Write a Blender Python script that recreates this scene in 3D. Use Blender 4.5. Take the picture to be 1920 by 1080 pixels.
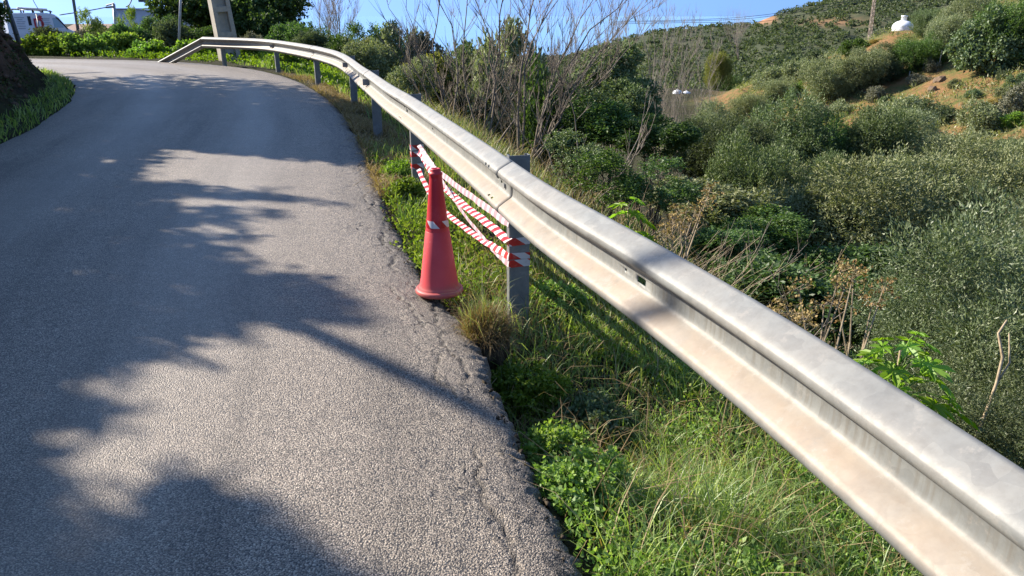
import bpy, bmesh, math, random
import numpy as np
from mathutils import Vector, Matrix

# ------------------------------------------------------------------ camera, sky, sun, exposure
for o in list(bpy.data.objects):
    bpy.data.objects.remove(o, do_unlink=True)
SC = bpy.context.scene
COL = SC.collection
CAM_H = 1.55
cam_d = bpy.data.cameras.new('camera')
cam_d.sensor_width = 36.0
cam_d.lens = 26.25
cam_d.clip_start = 0.02
cam_d.clip_end = 9000
cam = bpy.data.objects.new('camera', cam_d)
cam.location = (0, 0, CAM_H)
cam.rotation_euler = (math.radians(90 - 20.4), 0, 0)
COL.objects.link(cam)
SC.camera = cam

SUN_EL = math.radians(31.0)
SUN_AZ = math.radians(-62.6)            # clockwise from +Y
S = Vector((math.sin(SUN_AZ) * math.cos(SUN_EL), math.cos(SUN_AZ) * math.cos(SUN_EL), math.sin(SUN_EL)))
world = bpy.data.worlds.new('World')
SC.world = world
world.use_nodes = True
wn = world.node_tree
wn.nodes.clear()
sky = wn.nodes.new('ShaderNodeTexSky')
sky.sky_type = 'NISHITA'
sky.sun_disc = False
sky.sun_elevation = SUN_EL
sky.sun_rotation = SUN_AZ % (2 * math.pi)
sky.air_density = 1.0
sky.dust_density = 0.35
sky.ozone_density = 4.5
# the sky of a clear winter day keeps its blue down to the horizon: read the model a little higher up
stc = wn.nodes.new('ShaderNodeTexCoord'); sad = wn.nodes.new('ShaderNodeVectorMath'); sad.operation = 'ADD'
sad.inputs[1].default_value = (0, 0, 0.75)
snm = wn.nodes.new('ShaderNodeVectorMath'); snm.operation = 'NORMALIZE'
wn.links.new(stc.outputs['Generated'], sad.inputs[0]); wn.links.new(sad.outputs[0], snm.inputs[0]); wn.links.new(snm.outputs[0], sky.inputs[0])
bg = wn.nodes.new('ShaderNodeBackground')
bg.inputs['Strength'].default_value = 0.15
wo = wn.nodes.new('ShaderNodeOutputWorld')
wn.links.new(sky.outputs[0], bg.inputs[0])
wn.links.new(bg.outputs[0], wo.inputs[0])
sun_d = bpy.data.lights.new('sun', 'SUN')
sun_d.energy = 4.7
sun_d.angle = math.radians(0.55)
sun_d.color = (1.0, 0.905, 0.785)
sun = bpy.data.objects.new('sun', sun_d)
sun.rotation_euler = S.to_track_quat('Z', 'Y').to_euler()
sun.location = (-30, 20, 30)
COL.objects.link(sun)
SC.view_settings.view_transform = 'Standard'
SC.view_settings.look = 'None'
SC.view_settings.exposure = 1.35
SC.view_settings.gamma = 1.0
SC.view_settings.use_curve_mapping = False
SC.render.engine = 'CYCLES'
SC.cycles.max_bounces = 6
SC.cycles.transparent_max_bounces = 6

# ------------------------------------------------------------------ helpers: pixels, tags, meshes
FPX, PIT = 1400.0, math.radians(20.4)
def ray(u, v):
    x, y = (u - 960) / FPX, -(v - 540) / FPX
    return np.array([x, math.cos(PIT) + y * math.sin(PIT), -math.sin(PIT) + y * math.cos(PIT)])
def at(u, v, t):
    """point seen at photograph pixel u, v, at depth t metres"""
    return ray(u, v) * t + np.array([0, 0, CAM_H])
def aty(u, v, Y):
    d = ray(u, v)
    return d * (Y / d[1]) + np.array([0, 0, CAM_H])
def project(P):
    P = np.asarray(P, float) - np.array([0, 0, CAM_H])
    f = P[..., 1] * math.cos(PIT) - P[..., 2] * math.sin(PIT)
    up = P[..., 1] * math.sin(PIT) + P[..., 2] * math.cos(PIT)
    f = np.where(np.abs(f) < 1e-3, 1e-3, f)
    return 960 + FPX * P[..., 0] / f, 540 - FPX * up / f, f

def tag(o, label=None, cat=None, group=None, kind=None):
    if label: o['label'] = label
    if cat: o['category'] = cat
    if group: o['group'] = group
    if kind: o['kind'] = kind
    return o
def empty(name, loc, rz=0.0):
    o = bpy.data.objects.new(name, None)
    o.empty_display_size = 0.2
    o.location = loc
    o.rotation_euler = (0, 0, rz)
    COL.objects.link(o)
    return o
def link(name, me, mat=None, parent=None, loc=(0, 0, 0)):
    o = bpy.data.objects.new(name, me)
    COL.objects.link(o)
    o.location = loc
    if mat is not None and not me.materials:
        me.materials.append(mat)
    if parent is not None:
        o.parent = parent
    return o
def mesh_np(name, V, quads=None, tris=None, smooth=False):
    me = bpy.data.meshes.new(name)
    V = np.ascontiguousarray(V, dtype=np.float32).reshape(-1, 3)
    parts, sizes = [], []
    if quads is not None and len(quads):
        q = np.asarray(quads, np.int32).reshape(-1, 4); parts.append(q.ravel()); sizes.append(np.full(len(q), 4, np.int32))
    if tris is not None and len(tris):
        t = np.asarray(tris, np.int32).reshape(-1, 3); parts.append(t.ravel()); sizes.append(np.full(len(t), 3, np.int32))
    L = np.concatenate(parts); Z = np.concatenate(sizes)
    st = np.concatenate([[0], np.cumsum(Z)[:-1]]).astype(np.int32)
    me.vertices.add(len(V)); me.vertices.foreach_set('co', V.ravel())
    me.loops.add(len(L)); me.loops.foreach_set('vertex_index', L)
    me.polygons.add(len(Z)); me.polygons.foreach_set('loop_start', st)
    if smooth:
        me.polygons.foreach_set('use_smooth', np.ones(len(Z), dtype=bool))
    me.update(calc_edges=True)
    return me
def grid_faces(nr, nc):
    i = np.arange(nr - 1)[:, None] * nc + np.arange(nc - 1)[None, :]
    i = i.ravel()
    return np.stack([i, i + 1, i + nc + 1, i + nc], 1)
def fattr(me, name, vals):
    a = me.attributes.new(name, 'FLOAT', 'POINT')
    a.data.foreach_set('value', np.ascontiguousarray(vals, dtype=np.float32).ravel())
def sstep(a, b, x):
    t = np.clip((np.asarray(x, float) - a) / (b - a), 0, 1)
    return t * t * (3 - 2 * t)
_R = np.random.default_rng(5)
_LAT = _R.random((256, 256))
def vnoise(x, y):
    x = np.asarray(x, float); y = np.asarray(y, float)
    xi = np.floor(x).astype(int); yi = np.floor(y).astype(int)
    fx = x - xi; fy = y - yi
    fx = fx * fx * (3 - 2 * fx); fy = fy * fy * (3 - 2 * fy)
    g = lambda a, b: _LAT[a % 256, b % 256]
    return (g(xi, yi) * (1 - fx) + g(xi + 1, yi) * fx) * (1 - fy) + (g(xi, yi + 1) * (1 - fx) + g(xi + 1, yi + 1) * fx) * fy
def fbm(x, y, o=4):
    r = 0; a = 0.5; s = 0
    for k in range(o):
        r = r + a * vnoise(x * 2 ** k + 17 * k, y * 2 ** k + 9 * k); s += a; a *= 0.5
    return r / s - 0.5

class MB:
    """collects tubes, boxes and lathes and links them as one mesh object"""
    def __init__(s): s.v = []; s.f = []
    def add(s, V, F):
        b = len(s.v); s.v += [tuple(p) for p in V]; s.f += [tuple(i + b for i in f) for f in F]; return s
    def box(s, c, d, M=None):
        V = [Vector((c[0] + sx * d[0] / 2, c[1] + sy * d[1] / 2, c[2] + sz * d[2] / 2)) for sz in (-1, 1) for sy in (-1, 1) for sx in (-1, 1)]
        if M is not None: V = [M @ p for p in V]
        return s.add(V, [(0, 2, 3, 1), (4, 5, 7, 6), (0, 1, 5, 4), (2, 6, 7, 3), (0, 4, 6, 2), (1, 3, 7, 5)])
    def tube(s, P, R, n=6, cap=True):
        P = [Vector(p) for p in P]
        if not hasattr(R, '__len__'): R = [R] * len(P)
        rings = []
        prev = None
        for i, p in enumerate(P):
            t = (P[min(i + 1, len(P) - 1)] - P[max(i - 1, 0)])
            t = t.normalized() if t.length > 1e-9 else Vector((0, 0, 1))
            if prev is None:
                a = t.orthogonal().normalized()
            else:
                a = prev - t * prev.dot(t)
                a = a.normalized() if a.length > 1e-6 else t.orthogonal().normalized()
            prev = a
            b = t.cross(a)
            rings.append([p + (a * math.cos(2 * math.pi * k / n) + b * math.sin(2 * math.pi * k / n)) * R[i] for k in range(n)])
        V = [q for r in rings for q in r]
        F = [(i * n + k, i * n + (k + 1) % n, (i + 1) * n + (k + 1) % n, (i + 1) * n + k) for i in range(len(P) - 1) for k in range(n)]
        if cap:
            F.append(tuple(range(n))[::-1]); F.append(tuple((len(P) - 1) * n + k for k in range(n)))
        return s.add(V, F)
    def lathe(s, prof, n=32, c=(0, 0, 0)):
        V = [(c[0] + r * math.cos(2 * math.pi * k / n), c[1] + r * math.sin(2 * math.pi * k / n), c[2] + z) for r, z in prof for k in range(n)]
        F = [(i * n + k, i * n + (k + 1) % n, (i + 1) * n + (k + 1) % n, (i + 1) * n + k) for i in range(len(prof) - 1) for k in range(n)]
        return s.add(V, F)
    def mesh(s, name, smooth=False):
        me = bpy.data.meshes.new(name); me.from_pydata(s.v, [], s.f)
        if smooth:
            for p in me.polygons: p.use_smooth = True
        me.update(); return me
    def build(s, name, mat, parent=None, smooth=False, loc=(0, 0, 0)):
        return link(name, s.mesh(name, smooth), mat, parent, loc)

# ------------------------------------------------------------------ materials
class NT:
    def __init__(s, name):
        s.m = bpy.data.materials.new(name); s.m.use_nodes = True
        s.t = s.m.node_tree; s.t.nodes.clear()
        s.out = s.t.nodes.new('ShaderNodeOutputMaterial')
    def n(s, typ, ins=None, **kw):
        nd = s.t.nodes.new('ShaderNode' + typ)
        for k, v in kw.items(): setattr(nd, k, v)
        for k, v in (ins or {}).items():
            sk = nd.inputs[k]
            if isinstance(v, bpy.types.NodeSocket): s.t.links.new(v, sk)
            else: sk.default_value = v
        return nd
    def ramp(s, fac, stops, interp='LINEAR'):
        nd = s.n('ValToRGB', {0: fac}); cr = nd.color_ramp; cr.interpolation = interp
        while len(cr.elements) < len(stops): cr.elements.new(0.5)
        for e, (p, c) in zip(cr.elements, stops):
            e.position = p; e.color = (c, c, c, 1) if not hasattr(c, '__len__') else (*c, 1)
        return nd.outputs[0]
    def math(s, op, a, b=0.0, c=None, clamp=False):
        ins = {0: a, 1: b}
        if c is not None: ins[2] = c
        return s.n('Math', ins, operation=op, use_clamp=clamp).outputs[0]
    def mix(s, f, a, b, mode='MIX'):
        nd = s.t.nodes.new('ShaderNodeMix'); nd.data_type = 'RGBA'; nd.blend_type = mode
        for k, v in ((0, f), (6, a), (7, b)):
            if isinstance(v, bpy.types.NodeSocket): s.t.links.new(v, nd.inputs[k])
            else: nd.inputs[k].default_value = v if k == 0 else (*v[:3], 1)
        return nd.outputs[2]
    def pos(s): return s.n('NewGeometry').outputs['Position']
    def obj(s): return s.n('TexCoord').outputs['Object']
    def noise(s, vec, sc, det=3.0, rough=0.55):
        return s.n('TexNoise', {'Vector': vec, 'Scale': sc, 'Detail': det, 'Roughness': rough}).outputs[0]
    def bsdf(s, col, rough=0.6, metal=0.0, normal=None, spec=0.5, **kw):
        ins = {'Base Color': col if isinstance(col, bpy.types.NodeSocket) else (*col[:3], 1), 'Roughness': rough, 'Metallic': metal, 'Specular IOR Level': spec}
        if normal is not None: ins['Normal'] = normal
        ins.update(kw)
        b = s.n('BsdfPrincipled', ins)
        return b.outputs[0]
    def bump(s, h, strength=0.5, dist=0.01):
        return s.n('Bump', {'Height': h, 'Strength': strength, 'Distance': dist}).outputs[0]
    def done(s, sh):
        s.t.links.new(sh, s.out.inputs[0]); return s.m

def leaf_mat(name, dark, mid, light, trans=0.35, rough=0.5, gloss=0.06, objvar=0.18):
    t = NT(name)
    g = t.n('NewGeometry')
    c = t.ramp(g.outputs['Random Per Island'], [(0.0, dark), (0.5, mid), (1.0, light)])
    oi = t.n('ObjectInfo').outputs['Random']
    hsv = t.n('HueSaturation', {'Hue': t.math('MULTIPLY_ADD', oi, 0.03, 0.485), 'Saturation': t.math('MULTIPLY_ADD', oi, -objvar, 1.0 + objvar / 2),
                                'Value': t.math('MULTIPLY_ADD', oi, objvar * 2, 1.0 - objvar), 'Color': c}).outputs[0]
    d = t.n('BsdfDiffuse', {'Color': hsv}).outputs[0]
    tc = t.mix(1.0, hsv, (1.25, 1.35, 0.55), 'MULTIPLY')
    tr = t.n('BsdfTranslucent', {'Color': tc}).outputs[0]
    m1 = t.n('MixShader', {0: trans, 1: d, 2: tr}).outputs[0]
    gl = t.n('BsdfGlossy', {'Color': (1, 1, 1, 1), 'Roughness': rough}).outputs[0]
    m2 = t.n('MixShader', {0: gloss, 1: m1, 2: gl}).outputs[0]
    return t.done(m2)

M = {}
M['olive'] = leaf_mat('olive_leaf', (0.07, 0.1, 0.045), (0.125, 0.16, 0.075), (0.22, 0.25, 0.135), 0.22, 0.45, 0.025)
M['tamarisk'] = leaf_mat('tamarisk_leaf', (0.115, 0.145, 0.07), (0.2, 0.23, 0.115), (0.33, 0.35, 0.2), 0.22, 0.6, 0.015)
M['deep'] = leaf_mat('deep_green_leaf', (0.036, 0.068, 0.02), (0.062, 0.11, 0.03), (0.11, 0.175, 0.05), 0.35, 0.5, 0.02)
M['bramble'] = leaf_mat('bramble_leaf', (0.04, 0.085, 0.024), (0.075, 0.14, 0.036), (0.14, 0.225, 0.065), 0.38, 0.5, 0.02)
M['ivy'] = leaf_mat('ivy_leaf', (0.065, 0.1, 0.045), (0.12, 0.17, 0.075), (0.22, 0.275, 0.135), 0.25, 0.5, 0.02)
M['scrub'] = leaf_mat('scrub_leaf', (0.05, 0.07, 0.038), (0.085, 0.11, 0.055), (0.14, 0.165, 0.085), 0.28, 0.6, 0.01)
M['fresh'] = leaf_mat('fresh_leaf', (0.085, 0.15, 0.02), (0.14, 0.25, 0.03), (0.24, 0.36, 0.05), 0.5, 0.5, 0.03)
M['weed'] = leaf_mat('weed_leaf', (0.085, 0.155, 0.025), (0.16, 0.255, 0.045), (0.28, 0.36, 0.08), 0.42, 0.5, 0.02)
M['fig'] = leaf_mat('fig_leaf', (0.072, 0.12, 0.018), (0.132, 0.204, 0.03), (0.288, 0.3, 0.036), 0.45, 0.5, 0.04)
M['castor'] = leaf_mat('castor_leaf', (0.12, 0.22, 0.02), (0.19, 0.33, 0.03), (0.29, 0.42, 0.05), 0.5, 0.5, 0.02)
M['autumn'] = leaf_mat('autumn_leaf', (0.085, 0.11, 0.03), (0.16, 0.165, 0.04), (0.27, 0.23, 0.05), 0.35, 0.6, 0.01)
M['broom'] = leaf_mat('broom_twig', (0.108, 0.114, 0.072), (0.168, 0.168, 0.114), (0.252, 0.24, 0.168), 0.15, 0.6, 0.02)
M['golden'] = leaf_mat('golden_shrub_leaf', (0.16, 0.12, 0.03), (0.26, 0.19, 0.04), (0.36, 0.26, 0.06), 0.3, 0.6, 0.02)
M['grass'] = leaf_mat('grass_blade', (0.1, 0.165, 0.03), (0.19, 0.28, 0.05), (0.4, 0.45, 0.13), 0.45, 0.5, 0.04)
M['tallgrass'] = leaf_mat('tall_grass_blade', (0.09, 0.12, 0.035), (0.18, 0.205, 0.07), (0.36, 0.35, 0.17), 0.38, 0.5, 0.03)
M['straw'] = leaf_mat('dry_grass_blade', (0.16, 0.11, 0.05), (0.29, 0.21, 0.1), (0.42, 0.33, 0.18), 0.3, 0.6, 0.02)
M['umbel'] = leaf_mat('dry_umbel', (0.13, 0.08, 0.035), (0.24, 0.16, 0.07), (0.34, 0.24, 0.12), 0.2, 0.7, 0.0)

def bark(name, a, b, sc=25):
    t = NT(name); p = t.obj()
    n = t.noise(p, sc, 4)
    return t.done(t.bsdf(t.ramp(n, [(0.3, a), (0.7, b)]), 0.85, normal=t.bump(n, 0.5, 0.01), spec=0.2))
M['bark'] = bark('bark', (0.05, 0.04, 0.03), (0.13, 0.105, 0.08))
M['twig'] = bark('bare_twig', (0.115, 0.095, 0.072), (0.24, 0.2, 0.155))
M['pale_twig'] = bark('pale_twig', (0.17, 0.14, 0.11), (0.3, 0.26, 0.21))
M['drystem'] = bark('dry_stem', (0.24, 0.18, 0.11), (0.42, 0.34, 0.23))

def mat_asphalt():
    t = NT('chip_seal_asphalt'); p = t.pos()
    warp = t.n('VectorMath', {0: p, 1: t.n('VectorMath', {0: t.n('TexNoise', {'Vector': p, 'Scale': 90.0, 'Detail': 1.0}).outputs[1], 'Scale': 0.007}, operation='SCALE').outputs[0]}, operation='ADD').outputs[0]
    v = t.n('TexVoronoi', {'Vector': warp, 'Scale': 170.0, 'Randomness': 1.0}, feature='F1')
    dist, cc = v.outputs['Distance'], v.outputs['Color']
    cv = t.n('SeparateColor', {0: cc}).outputs
    stone = t.ramp(cv[0], [(0.0, (0.165, 0.132, 0.1)), (0.45, (0.292, 0.238, 0.18)), (0.8, (0.41, 0.34, 0.26)), (1.0, (0.55, 0.465, 0.36))])
    h = t.ramp(dist, [(0.12, 1.0), (0.5, 0.55), (0.78, 0.0)])
    big = t.noise(p, 1.1, 4, 0.6)
    mid = t.noise(p, 7.0, 3, 0.6)
    # binder shows where chips have been lost; older tracks are worn smoother
    lost = t.math('MULTIPLY', t.ramp(t.noise(p, 16.0, 3, 0.7), [(0.52, 0.0), (0.68, 1.0)]), t.ramp(big, [(0.35, 0.15), (0.65, 1.0)]))
    trk = t.n('Attribute', attribute_name='track').outputs['Fac']
    edg = t.n('Attribute', attribute_name='edge').outputs['Fac']
    crk = t.n('Attribute', attribute_name='crack').outputs['Fac']
    bind = (0.05, 0.046, 0.043)
    al = t.n('Attribute', attribute_name='along').outputs['Fac']; ac = t.n('Attribute', attribute_name='across').outputs['Fac']
    uv = t.n('CombineXYZ', {0: t.math('MULTIPLY', ac, 11.0), 1: t.math('MULTIPLY', al, 3.2), 2: 0.0}).outputs[0]
    uv = t.n('VectorMath', {0: uv, 1: t.n('VectorMath', {0: t.n('TexNoise', {'Vector': p, 'Scale': 14.0, 'Detail': 4.0}).outputs[1], 'Scale': 0.9}, operation='SCALE').outputs[0]}, operation='ADD').outputs[0]
    ce = t.n('TexVoronoi', {'Vector': uv, 'Scale': 1.0}, feature='DISTANCE_TO_EDGE').outputs['Distance']
    fine = t.ramp(ce, [(0.0, 1.0), (0.035, 0.8), (0.06, 0.0)])
    band = t.ramp(ac, [(0.0, 1.0), (0.22, 0.8), (0.5, 0.0)])
    fine = t.math('MULTIPLY', fine, t.math('MULTIPLY', band, t.ramp(t.noise(p, 3.2, 3, 0.6), [(0.46, 0.0), (0.58, 1.0)])))
    crk = t.math('MAXIMUM', crk, fine)
    c = t.mix(t.ramp(dist, [(0.4, 0.0), (0.72, 1.0)]), stone, bind)
    c = t.mix(t.math('MULTIPLY', lost, 0.6), c, bind)
    strk = t.noise(t.n('CombineXYZ', {0: t.math('MULTIPLY', ac, 2.6), 1: t.math('MULTIPLY', al, 0.22), 2: 0.0}).outputs[0], 1.0, 4, 0.6)
    c = t.mix(1.0, c, t.ramp(strk, [(0.3, 0.72), (0.5, 1.0), (0.7, 1.12)]), 'MULTIPLY')
    c = t.mix(1.0, c, t.ramp(t.math('ADD', t.math('MULTIPLY', big, 0.6), t.math('MULTIPLY', mid, 0.4)), [(0.3, 0.78), (0.7, 1.15)]), 'MULTIPLY')
    c = t.mix(t.math('MULTIPLY', trk, 0.3), c, (0.31, 0.265, 0.21))
    c = t.mix(t.math('MULTIPLY', edg, 0.75), c, (0.06, 0.052, 0.045))
    c = t.mix(t.math('MULTIPLY', crk, 0.85), c, (0.03, 0.026, 0.022))
    ro = t.math('SUBTRACT', 0.62, t.math('MULTIPLY', trk, 0.12))
    hh = t.math('SUBTRACT', t.math('ADD', h, t.math('MULTIPLY', mid, 0.6)), t.math('MULTIPLY', fine, 1.6))
    return t.done(t.bsdf(c, ro, normal=t.bump(hh, 0.9, 0.0045), spec=0.45))
M['asphalt'] = mat_asphalt()

def mat_ground():
    t = NT('earth_and_turf'); p = t.pos()
    n1 = t.noise(p, 0.35, 5, 0.65); n2 = t.noise(p, 2.4, 5, 0.65); n3 = t.noise(p, 22.0, 4, 0.7)
    hill = t.n('Attribute', attribute_name='hill').outputs['Fac']
    near = t.ramp(t.math('ADD', t.math('MULTIPLY', n2, 0.6), t.math('MULTIPLY', n3, 0.4)), [(0.35, (0.028, 0.024, 0.016)), (0.5, (0.05, 0.048, 0.024)), (0.65, (0.06, 0.075, 0.025))])
    far = t.ramp(t.math('ADD', t.math('MULTIPLY', n1, 0.55), t.math('MULTIPLY', n2, 0.45)), [(0.38, (0.085, 0.105, 0.035)), (0.46, (0.15, 0.15, 0.05)), (0.54, (0.25, 0.155, 0.066)), (0.64, (0.32, 0.175, 0.085))])
    c = t.mix(hill, near, far)
    bank = t.n('Attribute', attribute_name='bank').outputs['Fac']
    c = t.mix(bank, c, t.ramp(n2, [(0.35, (0.075, 0.046, 0.032)), (0.55, (0.21, 0.125, 0.082)), (0.72, (0.13, 0.1, 0.06))]))
    return t.done(t.bsdf(c, 0.95, normal=t.bump(t.math('ADD', n3, n2), 1.0, 0.12), spec=0.1))
M['ground'] = mat_ground()

def mat_hill():
    t = NT('far_hillside'); p = t.pos()
    n1 = t.noise(p, 0.03, 5, 0.65); n2 = t.noise(p, 0.3, 4, 0.7)
    c = t.ramp(t.math('ADD', t.math('MULTIPLY', n1, 0.6), t.math('MULTIPLY', n2, 0.4)), [(0.35, (0.035, 0.045, 0.026)), (0.5, (0.06, 0.068, 0.036)), (0.65, (0.115, 0.11, 0.06))])
    bare = t.n('Attribute', attribute_name='bare').outputs['Fac']
    c = t.mix(bare, c, (0.36, 0.19, 0.1))
    return t.done(t.bsdf(c, 0.95, spec=0.1))
M['hill'] = mat_hill()

def mat_zinc(name, dirty=True):
    t = NT(name); p = t.obj()
    n1 = t.noise(p, 6.0, 4, 0.6); n2 = t.noise(p, 40.0, 3, 0.6)
    vz = t.n('TexVoronoi', {'Vector': t.n('VectorMath', {0: p, 1: t.n('VectorMath', {0: t.n('TexNoise', {'Vector': p, 'Scale': 9.0}).outputs[1], 'Scale': 0.1}, operation='SCALE').outputs[0]}, operation='ADD').outputs[0], 'Scale': 15.0}).outputs['Color']
    sp = t.n('SeparateColor', {0: vz}).outputs[0]
    sm = t.ramp(t.noise(p, 21.0, 6, 0.75), [(0.36, 0.86), (0.5, 1.0), (0.64, 1.1)])
    c = t.ramp(t.math('ADD', t.math('MULTIPLY', n1, 0.65), t.math('MULTIPLY', sp, 0.35)), [(0.2, (0.145, 0.157, 0.155)), (0.5, (0.187, 0.2, 0.193)), (0.85, (0.24, 0.25, 0.235))])
    c = t.mix(1.0, c, sm, 'MULTIPLY')
    if dirty:
        up = t.n('SeparateXYZ', {0: t.n('NewGeometry').outputs['Normal']}).outputs[2]
        d = t.n('Attribute', attribute_name='dirt').outputs['Fac']
        dn = t.math('MULTIPLY', d, t.ramp(n1, [(0.25, 0.55), (0.65, 1.0)]))
        c = t.mix(t.math('MULTIPLY', dn, 0.72), c, t.ramp(t.noise(p, 10.0, 5, 0.7), [(0.35, (0.3, 0.225, 0.15)), (0.6, (0.265, 0.19, 0.125)), (0.75, (0.2, 0.165, 0.125))]))
        mp = t.n('Mapping', {'Vector': p, 'Scale': (55.0, 55.0, 1.6)}).outputs[0]
        dr = t.ramp(t.noise(mp, 1.0, 3, 0.6), [(0.48, 0.0), (0.66, 1.0)])
        st = t.n('Attribute', attribute_name='streak').outputs['Fac']
        c = t.mix(t.math('MULTIPLY', t.math('MULTIPLY', dr, st), 0.55), c, (0.13, 0.115, 0.09))
        bl = t.ramp(t.noise(p, 15.0, 6, 0.75), [(0.56, 0.0), (0.64, 1.0)])
        c = t.mix(t.math('MULTIPLY', bl, 0.5), c, (0.28, 0.262, 0.23))
    r = t.math('MULTIPLY_ADD', n2, 0.2, 0.5)
    return t.done(t.bsdf(c, r, 0.12, normal=t.bump(n2, 0.12, 0.003), spec=0.5))
M['zinc'] = mat_zinc('galvanised_steel')
def mat_post():
    t = NT('weathered_zinc_post'); p = t.obj()
    n1 = t.noise(p, 9.0, 4, 0.65); n2 = t.noise(p, 60.0, 3)
    c = t.ramp(t.math('ADD', t.math('MULTIPLY', n1, 0.7), t.math('MULTIPLY', n2, 0.3)), [(0.3, (0.12, 0.128, 0.13)), (0.55, (0.18, 0.188, 0.188)), (0.75, (0.27, 0.27, 0.265))])
    return t.done(t.bsdf(c, 0.55, 0.25, normal=t.bump(n2, 0.15, 0.003)))
M['post'] = mat_post()
def mat_cone():
    t = NT('faded_red_plastic'); p = t.obj()
    z = t.n('SeparateXYZ', {0: p}).outputs[2]
    n = t.noise(p, 7.0, 4, 0.6); s = t.noise(p, 55.0, 4, 0.7)
    fade = t.ramp(t.math('ADD', t.math('MULTIPLY', z, -1.25), t.math('MULTIPLY', n, 0.5)), [(-0.0, 0.0), (0.3, 1.0)])
    fade = t.ramp(t.math('MULTIPLY_ADD', z, -1.3, t.math('MULTIPLY_ADD', n, 0.4, 0.75)), [(0.25, 0.0), (0.75, 1.0)])
    c = t.mix(fade, (0.46, 0.016, 0.026), (0.64, 0.075, 0.085))
    sc = t.math('MULTIPLY', t.ramp(s, [(0.6, 0.0), (0.72, 1.0)]), t.ramp(n, [(0.5, 0.0), (0.68, 1.0)]))
    c = t.mix(t.math('MULTIPLY', sc, 0.5), c, (0.7, 0.45, 0.4))
    mud = t.ramp(t.math('ADD', z, t.math('MULTIPLY', n, -0.06)), [(0.0, 1.0), (0.05, 0.0)])
    c = t.mix(t.math('MULTIPLY', mud, 0.45), c, (0.2, 0.12, 0.08))
    return t.done(t.bsdf(c, 0.5, normal=t.bump(n, 0.15, 0.01), spec=0.4))
M['cone'] = mat_cone()
def mat_stripe(name, red, white, slant):
    """hazard stripes laid along the 'su' attribute (metres), slanted by 'sv'"""
    t = NT(name)
    u = t.n('Attribute', attribute_name='su').outputs['Fac']; v = t.n('Attribute', attribute_name='sv').outputs['Fac']
    f = t.math('FRACT', t.math('ADD', u, t.math('MULTIPLY', v, slant)))
    k = t.math('GREATER_THAN', f, 0.5)
    n = t.noise(t.obj(), 30.0, 3)
    c = t.mix(k, white, red)
    c = t.mix(t.ramp(n, [(0.55, 0.0), (0.8, 0.3)]), c, (0.5, 0.46, 0.42))
    d = t.bsdf(c, 0.35, spec=0.5)
    tr = t.n('BsdfTranslucent', {'Color': c}).outputs[0]
    return t.done(t.n('MixShader', {0: 0.25, 1: d, 2: tr}).outputs[0])
M['tape'] = mat_stripe('red_white_tape', (0.6, 0.03, 0.035), (0.8, 0.78, 0.78), 0.15)
M['tape_back'] = mat_stripe('pale_tape_back', (0.62, 0.36, 0.4), (0.72, 0.62, 0.66), 0.15)
M['tape_wide'] = mat_stripe('red_white_wrap', (0.6, 0.025, 0.03), (0.7, 0.7, 0.72), 1.0)
M['band'] = mat_stripe('cone_band', (0.5, 0.015, 0.02), (0.72, 0.72, 0.74), 0.35)
def plain(name, col, rough=0.6, metal=0.0, var=0.2, sc=8.0, spec=0.5):
    t = NT(name); n = t.noise(t.obj(), sc, 4, 0.6)
    a = tuple(x * (1 - var) for x in col); b = tuple(min(1, x * (1 + var)) for x in col)
    return t.done(t.bsdf(t.ramp(n, [(0.3, a), (0.7, b)]), rough, metal, normal=t.bump(n, 0.1, 0.01), spec=spec))
M['concrete'] = plain('weathered_concrete', (0.42, 0.38, 0.31), 0.9, 0, 0.18, 5.0, 0.2)
M['dark_metal'] = plain('dark_painted_metal', (0.06, 0.065, 0.07), 0.5)
M['grey_metal'] = plain('grey_metal', (0.3, 0.31, 0.31), 0.5, 0.3)
M['van_white'] = plain('white_van_paint', (0.72, 0.73, 0.77), 0.3, 0, 0.04, 2.0)
M['black'] = plain('black_rubber', (0.02, 0.02, 0.022), 0.7)
M['red_print'] = plain('red_lettering', (0.5, 0.03, 0.05), 0.5)
M['grey_print'] = plain('grey_blue_lettering', (0.35, 0.38, 0.45), 0.5)
M['sheet'] = plain('pale_corrugated_sheet', (0.68, 0.67, 0.7), 0.6, 0.0, 0.1, 1.5)
M['plaster'] = plain('pale_plaster', (0.55, 0.52, 0.5), 0.9, 0, 0.08, 1.0)
M['rooftile'] = plain('brown_roof_tile', (0.27, 0.17, 0.12), 0.85, 0, 0.2, 6.0)
M['white_tank'] = plain('white_tank_plastic', (0.8, 0.8, 0.78), 0.45, 0, 0.05, 1.5)
M['lattice'] = plain('rusty_galvanised_lattice', (0.36, 0.29, 0.23), 0.7, 0.2)
M['cable'] = plain('black_cable', (0.05, 0.05, 0.055), 0.6)
M['rock'] = plain('reddish_rock', (0.17, 0.12, 0.08), 0.9, 0, 0.35, 4.0, 0.2)
M['clod'] = plain('dark_clod', (0.05, 0.04, 0.028), 0.95, 0, 0.4, 20.0, 0.1)
M['paper'] = plain('grey_paper', (0.6, 0.58, 0.55), 0.8)
def mat_glass():
    t = NT('tinted_glass')
    return t.done(t.bsdf((0.32, 0.42, 0.47), 0.08, 0, spec=0.8))
M['glass'] = mat_glass()

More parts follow.
